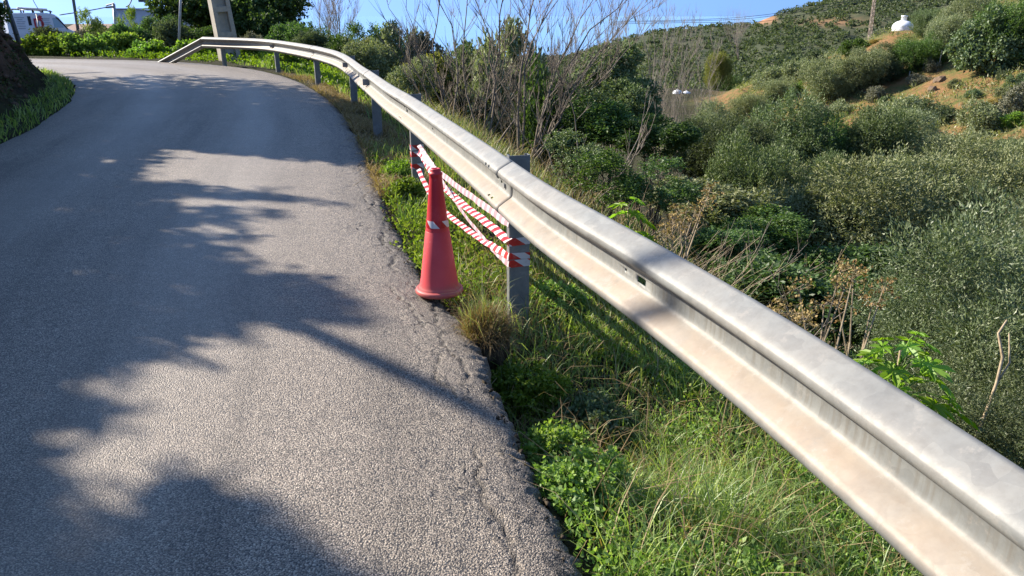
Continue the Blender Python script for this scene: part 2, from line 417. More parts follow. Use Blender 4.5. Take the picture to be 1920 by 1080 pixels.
# ------------------------------------------------------------------ road lines and terrain
def curve(P, step=0.1):
    """Catmull-Rom through P, resampled at about `step`"""
    P = np.array(P, float); out = []
    Q = np.vstack([2 * P[0] - P[1], P, 2 * P[-1] - P[-2]])
    for i in range(1, len(Q) - 2):
        n = max(2, int(np.linalg.norm(Q[i + 1] - Q[i]) / step))
        for t in np.arange(n) / n:
            a, b, c, d = Q[i - 1], Q[i], Q[i + 1], Q[i + 2]
            out.append(0.5 * ((2 * b) + (c - a) * t + (2 * a - 5 * b + 4 * c - d) * t ** 2 + (3 * b - 3 * c + d - a) * t ** 3))
    out.append(P[-1])
    return np.array(out)
R_PTS = [(1.5, -4), (0.85, -1), (0.42, 0.8), (0.19, 1.75), (0.07, 2.3), (-0.13, 3.1), (-0.3, 3.75), (-0.62, 4.5), (-1.02, 5.9), (-1.54, 7.9), (-2.12, 10.1), (-3.3, 13.9),
         (-4.9, 17.9), (-6.8, 21.3), (-9.0, 23.8), (-11.2, 25.4), (-13.7, 26.4), (-18, 27.1), (-25, 27.0), (-40, 25)]
L_PTS = [(-3.9, -4), (-4.4, -1), (-4.75, 0.8), (-5.0, 2.2), (-5.2, 3.6), (-5.5, 5.2), (-5.9, 7.2), (-6.35, 9.4), (-6.85, 11.0), (-8.04, 13.9), (-9.6, 16.9), (-11.2, 19.2), (-13.4, 21.6), (-18, 23.0), (-25, 22.9), (-40, 20.8)]
RC, LC = curve(R_PTS), curve(L_PTS)
def sdist(C, X, Y):
    """signed distance to a polyline, positive on its right-hand side; also the index of the nearest point"""
    X = np.asarray(X, float); Y = np.asarray(Y, float); sh = X.shape
    x = X.ravel(); y = Y.ravel()
    D = np.empty(len(x)); I = np.empty(len(x), int)
    T = np.gradient(C, axis=0)
    for a in range(0, len(x), 20000):
        dx = x[a:a + 20000, None] - C[None, :, 0]; dy = y[a:a + 20000, None] - C[None, :, 1]
        d2 = dx * dx + dy * dy; i = d2.argmin(1); k = np.arange(len(i))
        s = T[i, 1] * dx[k, i] - T[i, 0] * dy[k, i]
        D[a:a + 20000] = np.sqrt(d2[k, i]) * np.sign(s); I[a:a + 20000] = i
    return D.reshape(sh), I.reshape(sh)
def ground_z(X, Y, full=False):
    X = np.asarray(X, float); Y = np.asarray(Y, float)
    dR, _ = sdist(RC, X, Y); dL, _ = sdist(LC, X, Y); dL = -dL
    k = 0.06 + 0.94 * sstep(-9.0, 2.2, X)
    V = np.interp(dR, [0, .06, .14, .5, 1.5, 4, 8, 12, 16, 40], [-.04, -.1, -.16, -.22, -.52, -1.75, -3.9, -5.5, -6.2, -7.2])
    pit = np.exp(-((Y - 3.15) / 0.7) ** 2) * sstep(0.0, 0.12, dR) * (1 - sstep(0.55, 1.3, dR)) * 0.3
    V = V * k - pit
    H = -4.2 + 0.40 * (X - 27) + 0.015 * (Y - 56) + 0.9 * fbm(X / 9, Y / 9, 4) + 0.7 * fbm(X / 1.7, Y / 1.7, 3)
    r = np.hypot(X, Y)
    H = H - 0.035 * np.maximum(0, r - 76) ** 1.6
    H = H + np.exp(-((X - 33.5) ** 2 + (Y - 71) ** 2) / 14.0) * 1.3
    H = np.where(X > 4, H, -60)
    z = np.where(dR > 0, np.maximum(V, H), -0.14)
    hill = sstep(-1.2, 0.8, H - V) * (dR > 6)
    kb = 1 - sstep(17.5, 23.5, Y)
    dw = np.where(dL > .35, dL + sstep(.35, .8, dL) * (.55 * fbm(X * 1.4 + 7, Y * 1.4, 3) + .3 * fbm(X * 5, Y * 5, 2)), dL)
    B = np.interp(dw, [0, .12, .65, .95, 1.4, 2.0, 5, 10], [-.02, .02, .08, .55, 1.35, 1.8, 2.3, 2.8])
    B = B * (0.15 + 0.85 * kb) + (0.6 * fbm(X * 1.3, Y * 1.3, 4) + 0.35 * fbm(X * 4, Y * 4, 3)) * sstep(0.6, 1.0, dL) * kb
    z = np.where(dL > 0, B, z)
    bank = sstep(0.7, 1.0, dL) * kb
    near = 0.10 * fbm(X * 2.1, Y * 2.1, 4) * sstep(0.1, 0.5, dR) + 0.9 * fbm(X / 4, Y / 4, 3) * sstep(2, 6, dR) * k
    z = z + near
    z = z - 0.5 * np.maximum(0, r - 92) * sstep(-20, 10, X)
    z = z - sstep(-0.33, -0.27, X / np.maximum(Y, 1)) * 0.15 * np.maximum(0, Y - 29) * (1 - sstep(2, 9, X))
    if full: return z, hill, bank, dR, dL
    return z
def gz(x, y): return float(ground_z(np.array([x]), np.array([y]))[0])

xs = np.concatenate([np.arange(-130, -30, 5), np.arange(-30, -16, 1.0), np.arange(-16, -4, .16), np.arange(-4, 4.5, .09), np.arange(4.5, 16, .35), np.arange(16, 60, 1.0), np.arange(60, 140, 5)])
ys = np.concatenate([np.arange(-40, -2, 4), np.arange(-2, .5, .25), np.arange(.5, 9, .09), np.arange(9, 30, .3), np.arange(30, 96, 1.0), np.arange(96, 125, 3)])
GX, GY = np.meshgrid(xs, ys)
gzv, ghill, gbank, _, _ = ground_z(GX, GY, True)
me = mesh_np('ground', np.stack([GX, GY, gzv], -1), grid_faces(len(ys), len(xs)), smooth=True)
fattr(me, 'hill', ghill); fattr(me, 'bank', gbank)
tag(link('ground', me, M['ground']), kind='structure')

# land beyond, to the horizon
rr = np.array([5, 115, 400, 1600, 4000, 8500.]); aa = np.linspace(0, 2 * math.pi, 73)
RR, AA = np.meshgrid(rr, aa)
me = mesh_np('sea', np.stack([RR * np.sin(AA), RR * np.cos(AA), 0 * RR - 58.0], -1), grid_faces(len(aa), len(rr)), smooth=True)
def mat_sea():
    t = NT('sea_water'); p = t.pos()
    n = t.noise(p, 0.05, 4, 0.6)
    return t.done(t.bsdf((0.2, 0.38, 0.6), 0.3, normal=t.bump(n, 0.25, 2.0), spec=0.5))
M['sea'] = mat_sea()
tag(link('sea', me, M['sea']), kind='structure')

# the far hill: crest height by bearing, slope down to the valley foot
CR_U = [-600, 0, 400, 900, 1060, 1140, 1210, 1290, 1380, 1420, 1500, 1560, 1640, 1920, 2300, 2800]
CR_V = [130, 125, 118, 98, 94, 72, 54, 46, 43, 27, 6, -10, -26, -70, -110, -130]
def hill_z(X, Y):
    t = Y
    u = 960 + FPX * 0.99 * X / np.maximum(t, 1)
    v = np.interp(u, CR_U, CR_V)
    zc = 1.55 + (20 - v) / 1400 * 330 * 1.07
    z0 = -19.0
    f = np.interp(t, [95, 125, 330, 420, 700], [-0.9, 0.0, 1.0, 0.75, -2.5])
    f = np.where(t < 330, f - 0.16 * np.sin(np.clip((t - 125) / 205, 0, 1) * math.pi), f)
    gul = 9 * fbm(u / 110.0 + t / 260, t / 260, 3) * sstep(120, 190, t) * (1 - sstep(250, 330, t))
    return z0 - np.maximum(0, t - 335) * .14 + (zc - z0) * f + gul + 1.2 * fbm(X / 14, Y / 14, 3)
tt = np.concatenate([np.arange(95, 360, 4), np.arange(360, 700, 20)])
uu = np.linspace(-500, 2700, 220)
UU, TT = np.meshgrid(uu, tt)
HX = (UU - 960) / (FPX * 0.99) * TT; HY = TT
HZ = hill_z(HX, HY)
me = mesh_np('hills', np.stack([HX, HY, HZ], -1), grid_faces(len(tt), len(uu)), smooth=True)
pu, pv, _ = project(np.stack([HX, HY, HZ], -1))
bare = np.exp(-(((pu - 1432) / 22) ** 2 + ((pv - 36) / 9) ** 2) ** 2)
bare = np.maximum(bare, 0.6 * np.exp(-(((pu - 1560) / 60) ** 2 + ((pv - 42) / 6) ** 2)))
fattr(me, 'bare', bare)
tag(link('hills', me, M['hill']), kind='structure')

# road: lofted between its edge lines, fine along the broken right edge
def resample(C, n_or_s):
    s = np.concatenate([[0], np.cumsum(np.linalg.norm(np.diff(C, axis=0), axis=1))])
    q = np.asarray(n_or_s) * s[-1]
    return np.stack([np.interp(q, s, C[:, 0]), np.interp(q, s, C[:, 1])], -1), q
sR = np.concatenate([[0], np.cumsum(np.linalg.norm(np.diff(RC, axis=0), axis=1))])
i0 = np.argmin(np.abs(RC[:, 1] - 0.9) + (RC[:, 0] < -3) * 99); i1 = np.argmin(np.abs(RC[:, 1] - 9.0) + (RC[:, 0] < -6) * 99)
fr = np.concatenate([np.arange(0, sR[i0], .3), np.arange(sR[i0], sR[i1], .014), np.arange(sR[i1], sR[-1], .09), [sR[-1]]])
PR = np.stack([np.interp(fr, sR, RC[:, 0]), np.interp(fr, sR, RC[:, 1])], -1)
# matching left points by nearest station (monotone)
def smooth_cols(A, w):
    k = np.hanning(w + 2)[1:-1]; k /= k.sum(); h = w // 2
    E_ = np.vstack([np.repeat(A[:1], h, 0), A, np.repeat(A[-1:], h, 0)])
    return np.stack([np.convolve(E_[:, i], k, 'valid') for i in range(A.shape[1])], -1)
T = np.gradient(PR, axis=0); T /= np.linalg.norm(T, axis=1)[:, None]; T = smooth_cols(T, 81); T /= np.linalg.norm(T, axis=1)[:, None]; N = np.stack([-T[:, 1], T[:, 0]], -1)
sL = np.concatenate([[0], np.cumsum(np.linalg.norm(np.diff(LC, axis=0), axis=1))])
cor_r = [0, .125, .25, .36, .47, .58, .70, .82, 1.0]
def station(C, s, pts):
    return [s[np.argmin(np.hypot(C[:, 0] - p[0], C[:, 1] - p[1]))] for p in pts]
mr = station(RC, sR, [(1.5, -4), (0.42, .8), (-0.3, 3.75), (-1.02, 5.9), (-2.12, 10.1), (-3.3, 13.9), (-6.8, 21.3), (-11.2, 25.4), (-18, 27.1), (-40, 25)])
ml = station(LC, sL, [(-3.9, -4), (-4.75, .8), (-5.2, 3.6), (-5.6, 5.6), (-6.35, 9.4), (-7.7, 13.1), (-10.2, 17.8), (-12.6, 20.9), (-18, 23.0), (-40, 20.8)])
sl = np.interp(fr, mr, ml)
PL = np.stack([np.interp(sl, sL, LC[:, 0]), np.interp(sl, sL, LC[:, 1])], -1)
W = np.linalg.norm(PL - PR, axis=1)
# ragged edge in metres off the smooth line
rag = 0.07 * fbm(fr * 1.3, fr * 0 + 3, 2) + 0.035 * fbm(fr * 9, fr * 0 + 7, 2) + 0.06 * fbm(fr * 30, fr * 0 + 1, 3)
fine = np.concatenate([np.arange(0, .30, .010), np.arange(.30, .60, .016), np.arange(.60, 1.2, .06)])
wide = np.linspace(1.2, 1.0, 2)
ncoarse = 16
rows = []
attrE, attrC, attrT = [], [], []
crack_lines = []   # offset from edge as a function of s
rng = np.random.default_rng(11)
def crack_depth(s, w):
    d = np.zeros_like(w)
    for (a, b, off, amp, seed, wd) in ((2.0 + sR[i0], 6.1 + sR[i0], .115, .07, 3, .011), (sR[i0] + .2, sR[i0] + 2.6, .17, .09, 9, .010), (sR[i0] + 2.6, sR[i0] + 4.4, .235, .1, 14, .008), (sR[i0] + 4.0, sR[i0] + 7.8, .07, .06, 21, .012), (sR[i0] - .1, sR[i0] + 1.5, .33, .16, 31, .007)):
        cen = off + amp * 2 * fbm(s * 2.2 + seed, s * 0 + seed, 2) + .07 * fbm(s * 18 + seed, s * 0 + seed * 2, 4)
        live = sstep(a, a + .25, s) * (1 - sstep(b - .25, b, s)) * sstep(-.22, .0, fbm(s * 3.1, s * 0 + seed * 3, 2))
        wdv = wd * 0.62 * (0.35 + 1.5 * vnoise(s * 23, s * 0 + seed))
        d = np.maximum(d, live * np.clip(1.25 - np.abs(w - cen) / wdv, 0, 1))
    # short cross cracks
    f = np.abs(fbm(s * 4.3 + 40, w * 7.0 + 3, 3))
    cross = np.clip(1 - f / .012, 0, 1) * (1 - sstep(.12, .42, w)) * sstep(.02, .12, fbm(s * 1.3, w * 2 + 8, 2) + .08)
    return np.maximum(d, cross * .8)
WF = fine[None, :] + 0 * fr[:, None]
base = PR[:, None, :] + N[:, None, :] * (WF - (0.03 - rag[:, None]) * np.exp(-WF / .12))[:, :, None]
SS = fr[:, None] + 0 * WF
cd = crack_depth(SS, WF)
edgef = np.exp(-WF / .09)
lump = 0.004 * fbm(base[..., 0] * 16, base[..., 1] * 16, 3) * np.exp(-WF / .25) + 0.028 * fbm(base[..., 0] * 70, base[..., 1] * 70, 2) * np.exp(-WF / .05) + 0.010 * fbm(base[..., 0] * 45, base[..., 1] * 45, 2) * np.exp(-WF / .5)
zf = -0.05 * np.exp(-WF / .05) - 0.010 * np.exp(-WF / .25) + lump - 0.012 * cd
fade_e = (0.35 + 0.65 * (vnoise(SS * 5, WF * 12)))
FV = np.concatenate([base, zf[..., None]], -1)
cw = np.linspace(0, 1, ncoarse + 1)[1:]
WC = 1.14 + (W[:, None] - 1.14) * cw[None, :]
lrag = 0.10 * fbm(fr * 1.2, fr * 0 + 13, 3)[:, None] * np.exp(-(W[:, None] - WC) / .3)
dirv = (PL - PR) / W[:, None]
bc = PR[:, None, :] + dirv[:, None, :] * (WC + lrag)[..., None]
CVv = np.concatenate([bc, np.zeros_like(WC)[..., None]], -1)
# skirt below the broken edge
sk1 = FV[:, :1].copy(); sk1[..., 2] -= 0.05; sk1[..., :2] -= (N * 0.012)[:, None, :] * 1.0
sk2 = FV[:, :1].copy(); sk2[..., 2] -= 0.32; sk2[..., :2] += (N * 0.02)[:, None, :]
ALL = np.concatenate([sk2, sk1, FV, CVv], 1)
nc = ALL.shape[1]
me = mesh_np('road', ALL, grid_faces(len(fr), nc), smooth=True)
Wall = np.concatenate([np.zeros((len(fr), 2)), WF, WC], 1)
frac = Wall / W[:, None]
E = np.exp(-Wall / .10) * (0.4 + 0.8 * np.clip(vnoise(Wall * 30, fr[:, None] * 14), 0, 1)); E = np.clip(E + 0.5 * np.exp(-((W[:, None] - Wall) / .15) ** 2), 0, 1)
Cc = np.concatenate([np.zeros((len(fr), 2)), cd, np.zeros_like(WC)], 1)
TR = np.exp(-((frac - .30) / .085) ** 2) + np.exp(-((frac - .68) / .085) ** 2)
TR = TR * (0.55 + 0.9 * vnoise(frac * 6, fr[:, None] * .4))
fattr(me, 'along', np.broadcast_to(fr[:, None], Wall.shape)); fattr(me, 'across', Wall); fattr(me, 'edge', E); fattr(me, 'crack', Cc); fattr(me, 'track', np.clip(TR, 0, 1))
tag(link('road', me, M['asphalt']), kind='structure')

# ------------------------------------------------------------------ foliage builders
def unit(a): return a / np.maximum(np.linalg.norm(a, axis=-1, keepdims=True), 1e-9)
def leaf_quads(rng, P, D, ll, lw, curl=0.15, face=None):
    """one kite-shaped leaf per point P along direction D"""
    n = len(P)
    side = unit(np.cross(D, rng.normal(size=(n, 3)) * (1.0 if face is None else 0.45) + (0 if face is None else face)))
    nor = np.cross(D, side)
    L = (ll * rng.uniform(.6, 1.25, n))[:, None]; Wd = (lw * rng.uniform(.7, 1.2, n))[:, None]
    mid = P + D * L * .45
    V = np.stack([P, mid + side * Wd / 2 + nor * L * curl * .5, P + D * L - nor * L * curl, mid - side * Wd / 2 + nor * L * curl * .5], 1)
    return V.reshape(-1, 3), np.arange(n * 4).reshape(n, 4)
def spray_leaves(rng, O, D, per, slen, ll, lw, spread=0.8, jit=0.03, up=0.0, face=None):
    n = len(O)
    t = rng.random((n, per)) ** .8
    P = O[:, None, :] + D[:, None, :] * (t * slen)[..., None] + rng.normal(size=(n, per, 3)) * jit
    Dl = unit(D[:, None, :] + spread * rng.normal(size=(n, per, 3)) + np.array([0, 0, up]))
    return leaf_quads(rng, P.reshape(-1, 3), Dl.reshape(-1, 3), ll, lw, face=None if face is None else np.repeat(face, per, 0))
def crown_points(rng, n, lobes, flat=1.0):
    """points and outward directions on the skins of a heap of lobes"""
    k = rng.integers(0, len(lobes), n)
    c = np.array([l[0] for l in lobes])[k]; r = np.array([l[1] for l in lobes])[k]
    d = unit(rng.normal(size=(n, 3)))
    rad = rng.uniform(0.5, 1.0, n) ** .35
    rad = rad * (1 + .22 * np.sin(d[:, 0] * 7 + k) * np.sin(d[:, 2] * 6 + 2 * k + d[:, 1] * 5))
    return c + d * r * rad[:, None], d
def make_lobes(rng, n, R, zc, spread=.62, rmin=.32, rmax=.58):
    L = [((0, 0, zc - .1), np.array(R) * .55)]
    for i in range(n):
        a = i * 2.4 + rng.uniform(-.5, .5); h = rng.uniform(-.8, .95); q = math.sqrt(max(0.05, 1 - h * h)) * rng.uniform(.75, 1.05) * .68
        L.append(((R[0] * q * math.cos(a), R[1] * q * math.sin(a), zc + R[2] * h * .66), np.array(R) * rng.uniform(rmin, rmax) * rng.uniform(.85, 1.15, 3)))
    return L
def crown_mesh(name, seed, R, zc, sprays, per, slen, ll, lw, lobes=7, spread=.8, up=.35, out=.8, rmin=.32, rmax=.58):
    rng = np.random.default_rng(seed)
    lb = make_lobes(rng, lobes, R, zc, rmin=rmin * .8, rmax=rmax * .78)
    O, d = crown_points(rng, sprays, lb)
    keep = O[:, 2] > 0.05; O = O[keep]; d = d[keep]
    D = unit(d * out + np.array([0, 0, up]) + .35 * rng.normal(size=O.shape))
    V, Q = spray_leaves(rng, O - D * slen * .4, D, per, slen, ll, lw, spread, face=d)
    return mesh_np(name, V, Q)
def trunk_mesh(name, seed, H, R, zc, n=5, r0=.07, base=1):
    rng = random.Random(seed); mb = MB()
    for i in range(n):
        a = 2 * math.pi * i / n + rng.uniform(-.5, .5); q = rng.uniform(.25, .7)
        e = Vector((R[0] * q * math.cos(a), R[1] * q * math.sin(a), zc + R[2] * rng.uniform(-.1, .5)))
        b = Vector((rng.uniform(-.05, .05), rng.uniform(-.05, .05), -.25))
        P = []
        for k in range(6):
            t = k / 5
            p = b.lerp(e, t); p.x = b.x + (e.x - b.x) * t ** 1.6; p.y = b.y + (e.y - b.y) * t ** 1.6
            P.append(p + Vector((rng.uniform(-1, 1), rng.uniform(-1, 1), 0)) * .05 * R[0] * (0 < k))
        mb.tube(P, [r0 * (1 - .8 * k / 5) for k in range(6)], 5)
        for j in range(2):
            s = P[3 + j]; d = Vector((rng.uniform(-1, 1) * R[0], rng.uniform(-1, 1) * R[1], rng.uniform(.2, 1) * R[2])) * .5
            mb.tube([s, s + d * .5 + Vector((0, 0, .04)), s + d], [r0 * .35, r0 * .22, r0 * .08], 4)
    return mb.mesh(name, True)

KIND = {}
def kind(key, crowns, trunks, mat): KIND[key] = (crowns, trunks, mat)
def olive_kind(n0, R=(1, 1, .95), zc=1.15): pass
kind('olive_near', [crown_mesh('olive_crown', 21 + i, (1.0, 1.0, .95), 1.15, 1900, 18, .27, .052, .012, 11, .5, .6, rmin=.34, rmax=.5) for i in range(2)],
     [trunk_mesh('olive_trunk', 3 + i, 1, (.9, .9, .8), 1.1, 6, .05) for i in range(2)], 'olive')
kind('tamarisk', [crown_mesh('tamarisk_crown', 41 + i, (1.0, 1.0, 1.0), 1.15, 3000, 13, .22, .062, .019, 15, .7, .55) for i in range(3)],
     [trunk_mesh('tamarisk_trunk', 13 + i, 1, (.9, .9, .8), 1.1, 6, .05) for i in range(2)], 'tamarisk')
kind('bush', [crown_mesh('bush_crown', 61 + i, (1.0, 1.0, .9), .85, 1700, 12, .2, .075, .04, 8, .9, .3) for i in range(3)],
     [trunk_mesh('bush_stems', 23 + i, 1, (.8, .8, .7), .8, 6, .03) for i in range(2)], 'bramble')
kind('scrub', [crown_mesh('scrub_crown', 81 + i, (1.0, 1.0, .8), .7, 900, 10, .2, .1, .05, 7, .9, .4) for i in range(4)],
     [trunk_mesh('scrub_stems', 33 + i, 1, (.8, .8, .6), .7, 5, .04) for i in range(2)], 'scrub')
kind('broad', [crown_mesh('broadleaf_crown', 101 + i, (1.0, 1.0, .9), 1.1, 1500, 12, .2, .085, .06, 10, 1.0, .1) for i in range(2)],
     [trunk_mesh('broadleaf_trunk', 43 + i, 1, (.9, .9, .8), 1.0, 6, .05) for i in range(2)], 'deep')
kind('sparse', [crown_mesh('loose_crown', 121 + i, (1.0, 1.0, 1.0), 1.0, 420, 12, .24, .07, .045, 8, .9, .3, rmin=.25, rmax=.45) for i in range(2)],
     [trunk_mesh('loose_stems', 53 + i, 1, (.9, .9, .9), 1.0, 7, .03) for i in range(2)], 'bramble')
_cnt = [0]
def plant(key, name, label, cat, loc, size, group=None, mat=None, rz=None, tmat='bark', part='crown', lift=0.0):
    """size: (radius x, radius y, height factor); a plant is an Empty with a crown and stems or trunk"""
    _cnt[0] += 1; i = _cnt[0]
    cr, tr, m = KIND[key]
    root = empty(name, loc, i * 2.399 if rz is None else rz)
    tag(root, label, cat, group)
    for nm, me, mm in ((part, cr[i % len(cr)], M[mat or m]), ('trunk' if 'tree' in name else 'stems', tr[i % len(tr)], M[tmat])):
        if not me.materials: me.materials.append(None)
        o = bpy.data.objects.new(nm, me); COL.objects.link(o); o.parent = root
        o.scale = size
        if part == nm: o.location = (0, 0, lift)
        else: o.scale = (size[0] * .85, size[1] * .85, max(.3, size[2] * .8 + lift * .8))
        o.material_slots[0].link = 'OBJECT'; o.material_slots[0].material = mm
    return root
def blades(rng, P, H, wd, lean, bend=.5, twist=None):
    """curved grass blades: roots P, heights H"""
    n = len(P)
    a = rng.uniform(0, 2 * math.pi, n)
    d = np.stack([np.cos(a), np.sin(a), np.zeros(n)], -1)
    if twist is not None: d = unit(d + twist)
    b = rng.uniform(0, 2 * math.pi, n)
    sd = np.stack([np.cos(b), np.sin(b), np.zeros(n)], -1)
    ln = (lean * rng.uniform(.2, 1.3, n))[:, None]
    up = np.array([0, 0, 1.0])
    H = np.asarray(H)[:, None]
    W = (wd * rng.uniform(.6, 1.3, n))[:, None]
    p1 = P + (up * .45 + d * ln * .25) * H
    p2 = P + (up * .80 * (1 - .12 * ln) + d * ln * .65) * H
    p3 = P + (up * (1 - .35 * ln * bend) + d * ln * 1.15) * H
    V = np.stack([P - sd * W / 2, P + sd * W / 2, p1 - sd * W * .45, p1 + sd * W * .45, p2 - sd * W * .3, p2 + sd * W * .3, p3], 1)
    i = np.arange(n) * 7
    Q = np.concatenate([np.stack([i, i + 1, i + 3, i + 2], 1), np.stack([i + 2, i + 3, i + 5, i + 4], 1)])
    T3 = np.stack([i + 4, i + 5, i + 6], 1)
    return V.reshape(-1, 3), Q, T3
def join_blades(L):
    V, Q, T3, b = [], [], [], 0
    for v, q, t in L:
        V.append(v); Q.append(q + b); T3.append(t + b); b += len(v)
    return np.concatenate(V), np.concatenate(Q), np.concatenate(T3)

# ------------------------------------------------------------------ guardrail
RAIL = curve([(1.5, -2.0), (1.28, -.7), (1.1, .2), (.89, 1.11), (.78, 1.54), (.57, 2.25), (.1, 3.52), (0, 3.98), (-.33, 5.1), (-.98, 7.3), (-1.22, 8.0), (-2.1, 11.0), (-3.35, 15.1), (-4.95, 18.6), (-6.95, 21.9), (-8.85, 23.35), (-9.3, 23.65)], .02)
def smooth_line(C, step, win):
    s = np.concatenate([[0], np.cumsum(np.linalg.norm(np.diff(C, axis=0), axis=1))]); q = np.arange(0, s[-1], step)
    P = np.stack([np.interp(q, s, C[:, 0]), np.interp(q, s, C[:, 1])], -1)
    n = int(win / step) | 1; k = np.hanning(n + 2)[1:-1]; k /= k.sum()
    ext = np.vstack([2 * P[0] - P[n:0:-1], P, 2 * P[-1] - P[-2:-n - 2:-1]])
    Q = np.stack([np.convolve(ext[:, i], k, 'same') for i in (0, 1)], -1)
    return Q[n:n + len(P)]
RAIL = smooth_line(RAIL, .02, 2.4)
RS = np.concatenate([[0], np.cumsum(np.linalg.norm(np.diff(RAIL, axis=0), axis=1))])
def rail_s(y): return RS[np.argmin(np.abs(RAIL[:, 1] - y))]
def rail_p(s):
    s = np.asarray(s, float)
    over = np.maximum(0, s - RS[-1])
    p = np.stack([np.interp(s, RS, RAIL[:, 0]), np.interp(s, RS, RAIL[:, 1])], -1)
    e = 0.05
    q = np.stack([np.interp(np.minimum(s, RS[-1] - e) + e, RS, RAIL[:, 0]), np.interp(np.minimum(s, RS[-1] - e) + e, RS, RAIL[:, 1])], -1)
    q0 = np.stack([np.interp(np.minimum(s, RS[-1] - e) - e, RS, RAIL[:, 0]), np.interp(np.minimum(s, RS[-1] - e) - e, RS, RAIL[:, 1])], -1)
    T = unit(q - q0)
    return p, T
prof = curve([(-.157, .0), (-.150, .015), (-.130, .052), (-.113, .077), (-.098, .083), (-.086, .079), (-.062, .047), (-.040, .013), (-.029, .003), (0.0, .0), (.029, .003), (.040, .013), (.062, .047), (.086, .079), (.098, .083), (.113, .077), (.130, .052), (.150, .015), (.157, .0)], .004)
pS = np.concatenate([[0], np.cumsum(np.linalg.norm(np.diff(prof, axis=0), axis=1))])
def pz(z): return pS[np.argmin(np.abs(prof[:, 0] - z))]
RAILZ = .645
def beam(s0, s1, holes, parent, name='beam', lap=0.0, drop=None):
    q = set(np.round(np.linspace(0, pS[-1], 46), 5)); u = set(np.round(np.linspace(s0, s1, max(2, int((s1 - s0) / .07))), 5))
    for (hs, hz, ds, dz) in holes:
        u |= {round(hs - ds / 2, 5), round(hs + ds / 2, 5)}; a = pz(hz); q |= {round(a - dz / 2, 5), round(a + dz / 2, 5)}
    q = np.array(sorted(q)); u = np.array(sorted(u))
    q = q[np.concatenate([[True], np.diff(q) > 5e-4])]; u = u[np.concatenate([[True], np.diff(u) > 5e-4])]
    z = np.interp(q, pS, prof[:, 0]); n = np.interp(q, pS, prof[:, 1]) + lap
    p, T = rail_p(u)
    NL = np.stack([-T[:, 1], T[:, 0]], -1)
    V = np.zeros((len(u), len(q), 3))
    V[..., :2] = p[:, None, :] + NL[:, None, :] * n[None, :, None]
    V[..., 2] = RAILZ + z[None, :]
    V[..., 2] += (0.004 * fbm(u * 1.1, u * 0 + 3, 2))[:, None]
    V[..., :2] += NL[:, None, :] * (0.005 * fbm(u[:, None] * .9, z[None, :] * 6 + 9, 2))[..., None]
    if drop is not None: V = drop(V, u)
    F = grid_faces(len(u), len(q))
    um = (u[:-1] + u[1:]) / 2; qm = (q[:-1] + q[1:]) / 2
    keep = np.ones((len(u) - 1, len(q) - 1), bool)
    for (hs, hz, ds, dz) in holes:
        a = pz(hz)
        keep &= ~((np.abs(um - hs) < ds / 2)[:, None] & (np.abs(qm - a) < dz / 2)[None, :])
    me = mesh_np(name, V, F[keep.ravel()], smooth=True)
    zz = np.broadcast_to(z[None, :], V.shape[:2]); uz = np.broadcast_to(u[:, None], V.shape[:2])
    dirt = np.exp(-((zz + .066) / .030) ** 4) * .95 + .30 * sstep(.05, .10, zz) * vnoise(uz * 3, zz * 20) + .12
    fattr(me, 'dirt', np.clip(dirt, 0, 1)); fattr(me, 'streak', np.exp(-((zz - .0) / .028) ** 4))
    o = link(name, me, M['zinc'], parent)
    md = o.modifiers.new('thickness', 'SOLIDIFY'); md.thickness = .0032; md.offset = 1
    return o
rail = empty('guardrail', (0, 0, 0))
tag(rail, 'long galvanised steel crash barrier curving along the outer edge of the road', 'guardrail')
POST_Y = [.2, 4.05, 7.35, 10.4, 13.8, 17.8, 21.2, 23.2]
post_s = [rail_s(y) for y in POST_Y]
bounds = [0.0] + post_s[1:7] + [RS[-1]]
for k in range(len(bounds) - 1):
    a, b = bounds[k], bounds[k + 1]
    H = []
    for c, sg in ((a, 1), (b, -1)):
        if c in (0.0, RS[-1]): continue
        for off in (.045, .115) if sg > 0 else (.045,):
            for z in (.10, -.075): H.append((c + sg * off, z, .028, .013))
    if k > 0: H.append((a + .08, .004, .03, .016)); H.append((a + .16, .012, .03, .016))
    if k == 0:
        H += [(rail_s(2.52), -.004, .06, .024), (rail_s(2.63), .002, .014, .011)]
    if k == 1: H += [(rail_s(6.15), .0, .035, .016)]
    beam(a - (.14 if k else 0), b, H, rail, lap=.003 if k % 2 else 0.0)
# ramp at the far end going into the ground
LR = 2.55
def ramp(V, u):
    f = np.clip((u - RS[-1]) / LR, 0, 1)
    d = np.array([-.80, .60]); d = d / np.linalg.norm(d)
    V[..., :2] += (f * LR)[:, None, None] * d
    V[..., 2] -= (f * .86)[:, None]
    return V
def beam_ramp():
    global rail_p
    u = np.linspace(RS[-1] - .02, RS[-1] + LR, 20)
    q = np.linspace(0, pS[-1], 40); z = np.interp(q, pS, prof[:, 0]); n = np.interp(q, pS, prof[:, 1])
    d = unit(np.array([-.83, .56])); nl = np.array([-d[1], d[0]])
    V = np.zeros((len(u), len(q), 3)); s = u - RS[-1]
    V[..., :2] = RAIL[-1] + (s[:, None] * d)[:, None, :] + nl * n[None, :, None]
    V[..., 2] = RAILZ + z[None, :] - (np.clip(s, 0, 9) / LR * .80)[:, None]
    me = mesh_np('end_ramp', V, grid_faces(len(u), len(q)), smooth=True)
    zz = np.broadcast_to(z[None, :], V.shape[:2])
    fattr(me, 'dirt', .2 + 0 * zz); fattr(me, 'streak', np.exp(-((zz) / .03) ** 4))
    o = link('end_ramp', me, M['zinc'], rail); md = o.modifiers.new('thickness', 'SOLIDIFY'); md.thickness = .0032; md.offset = 1
beam_ramp()
post_top = []
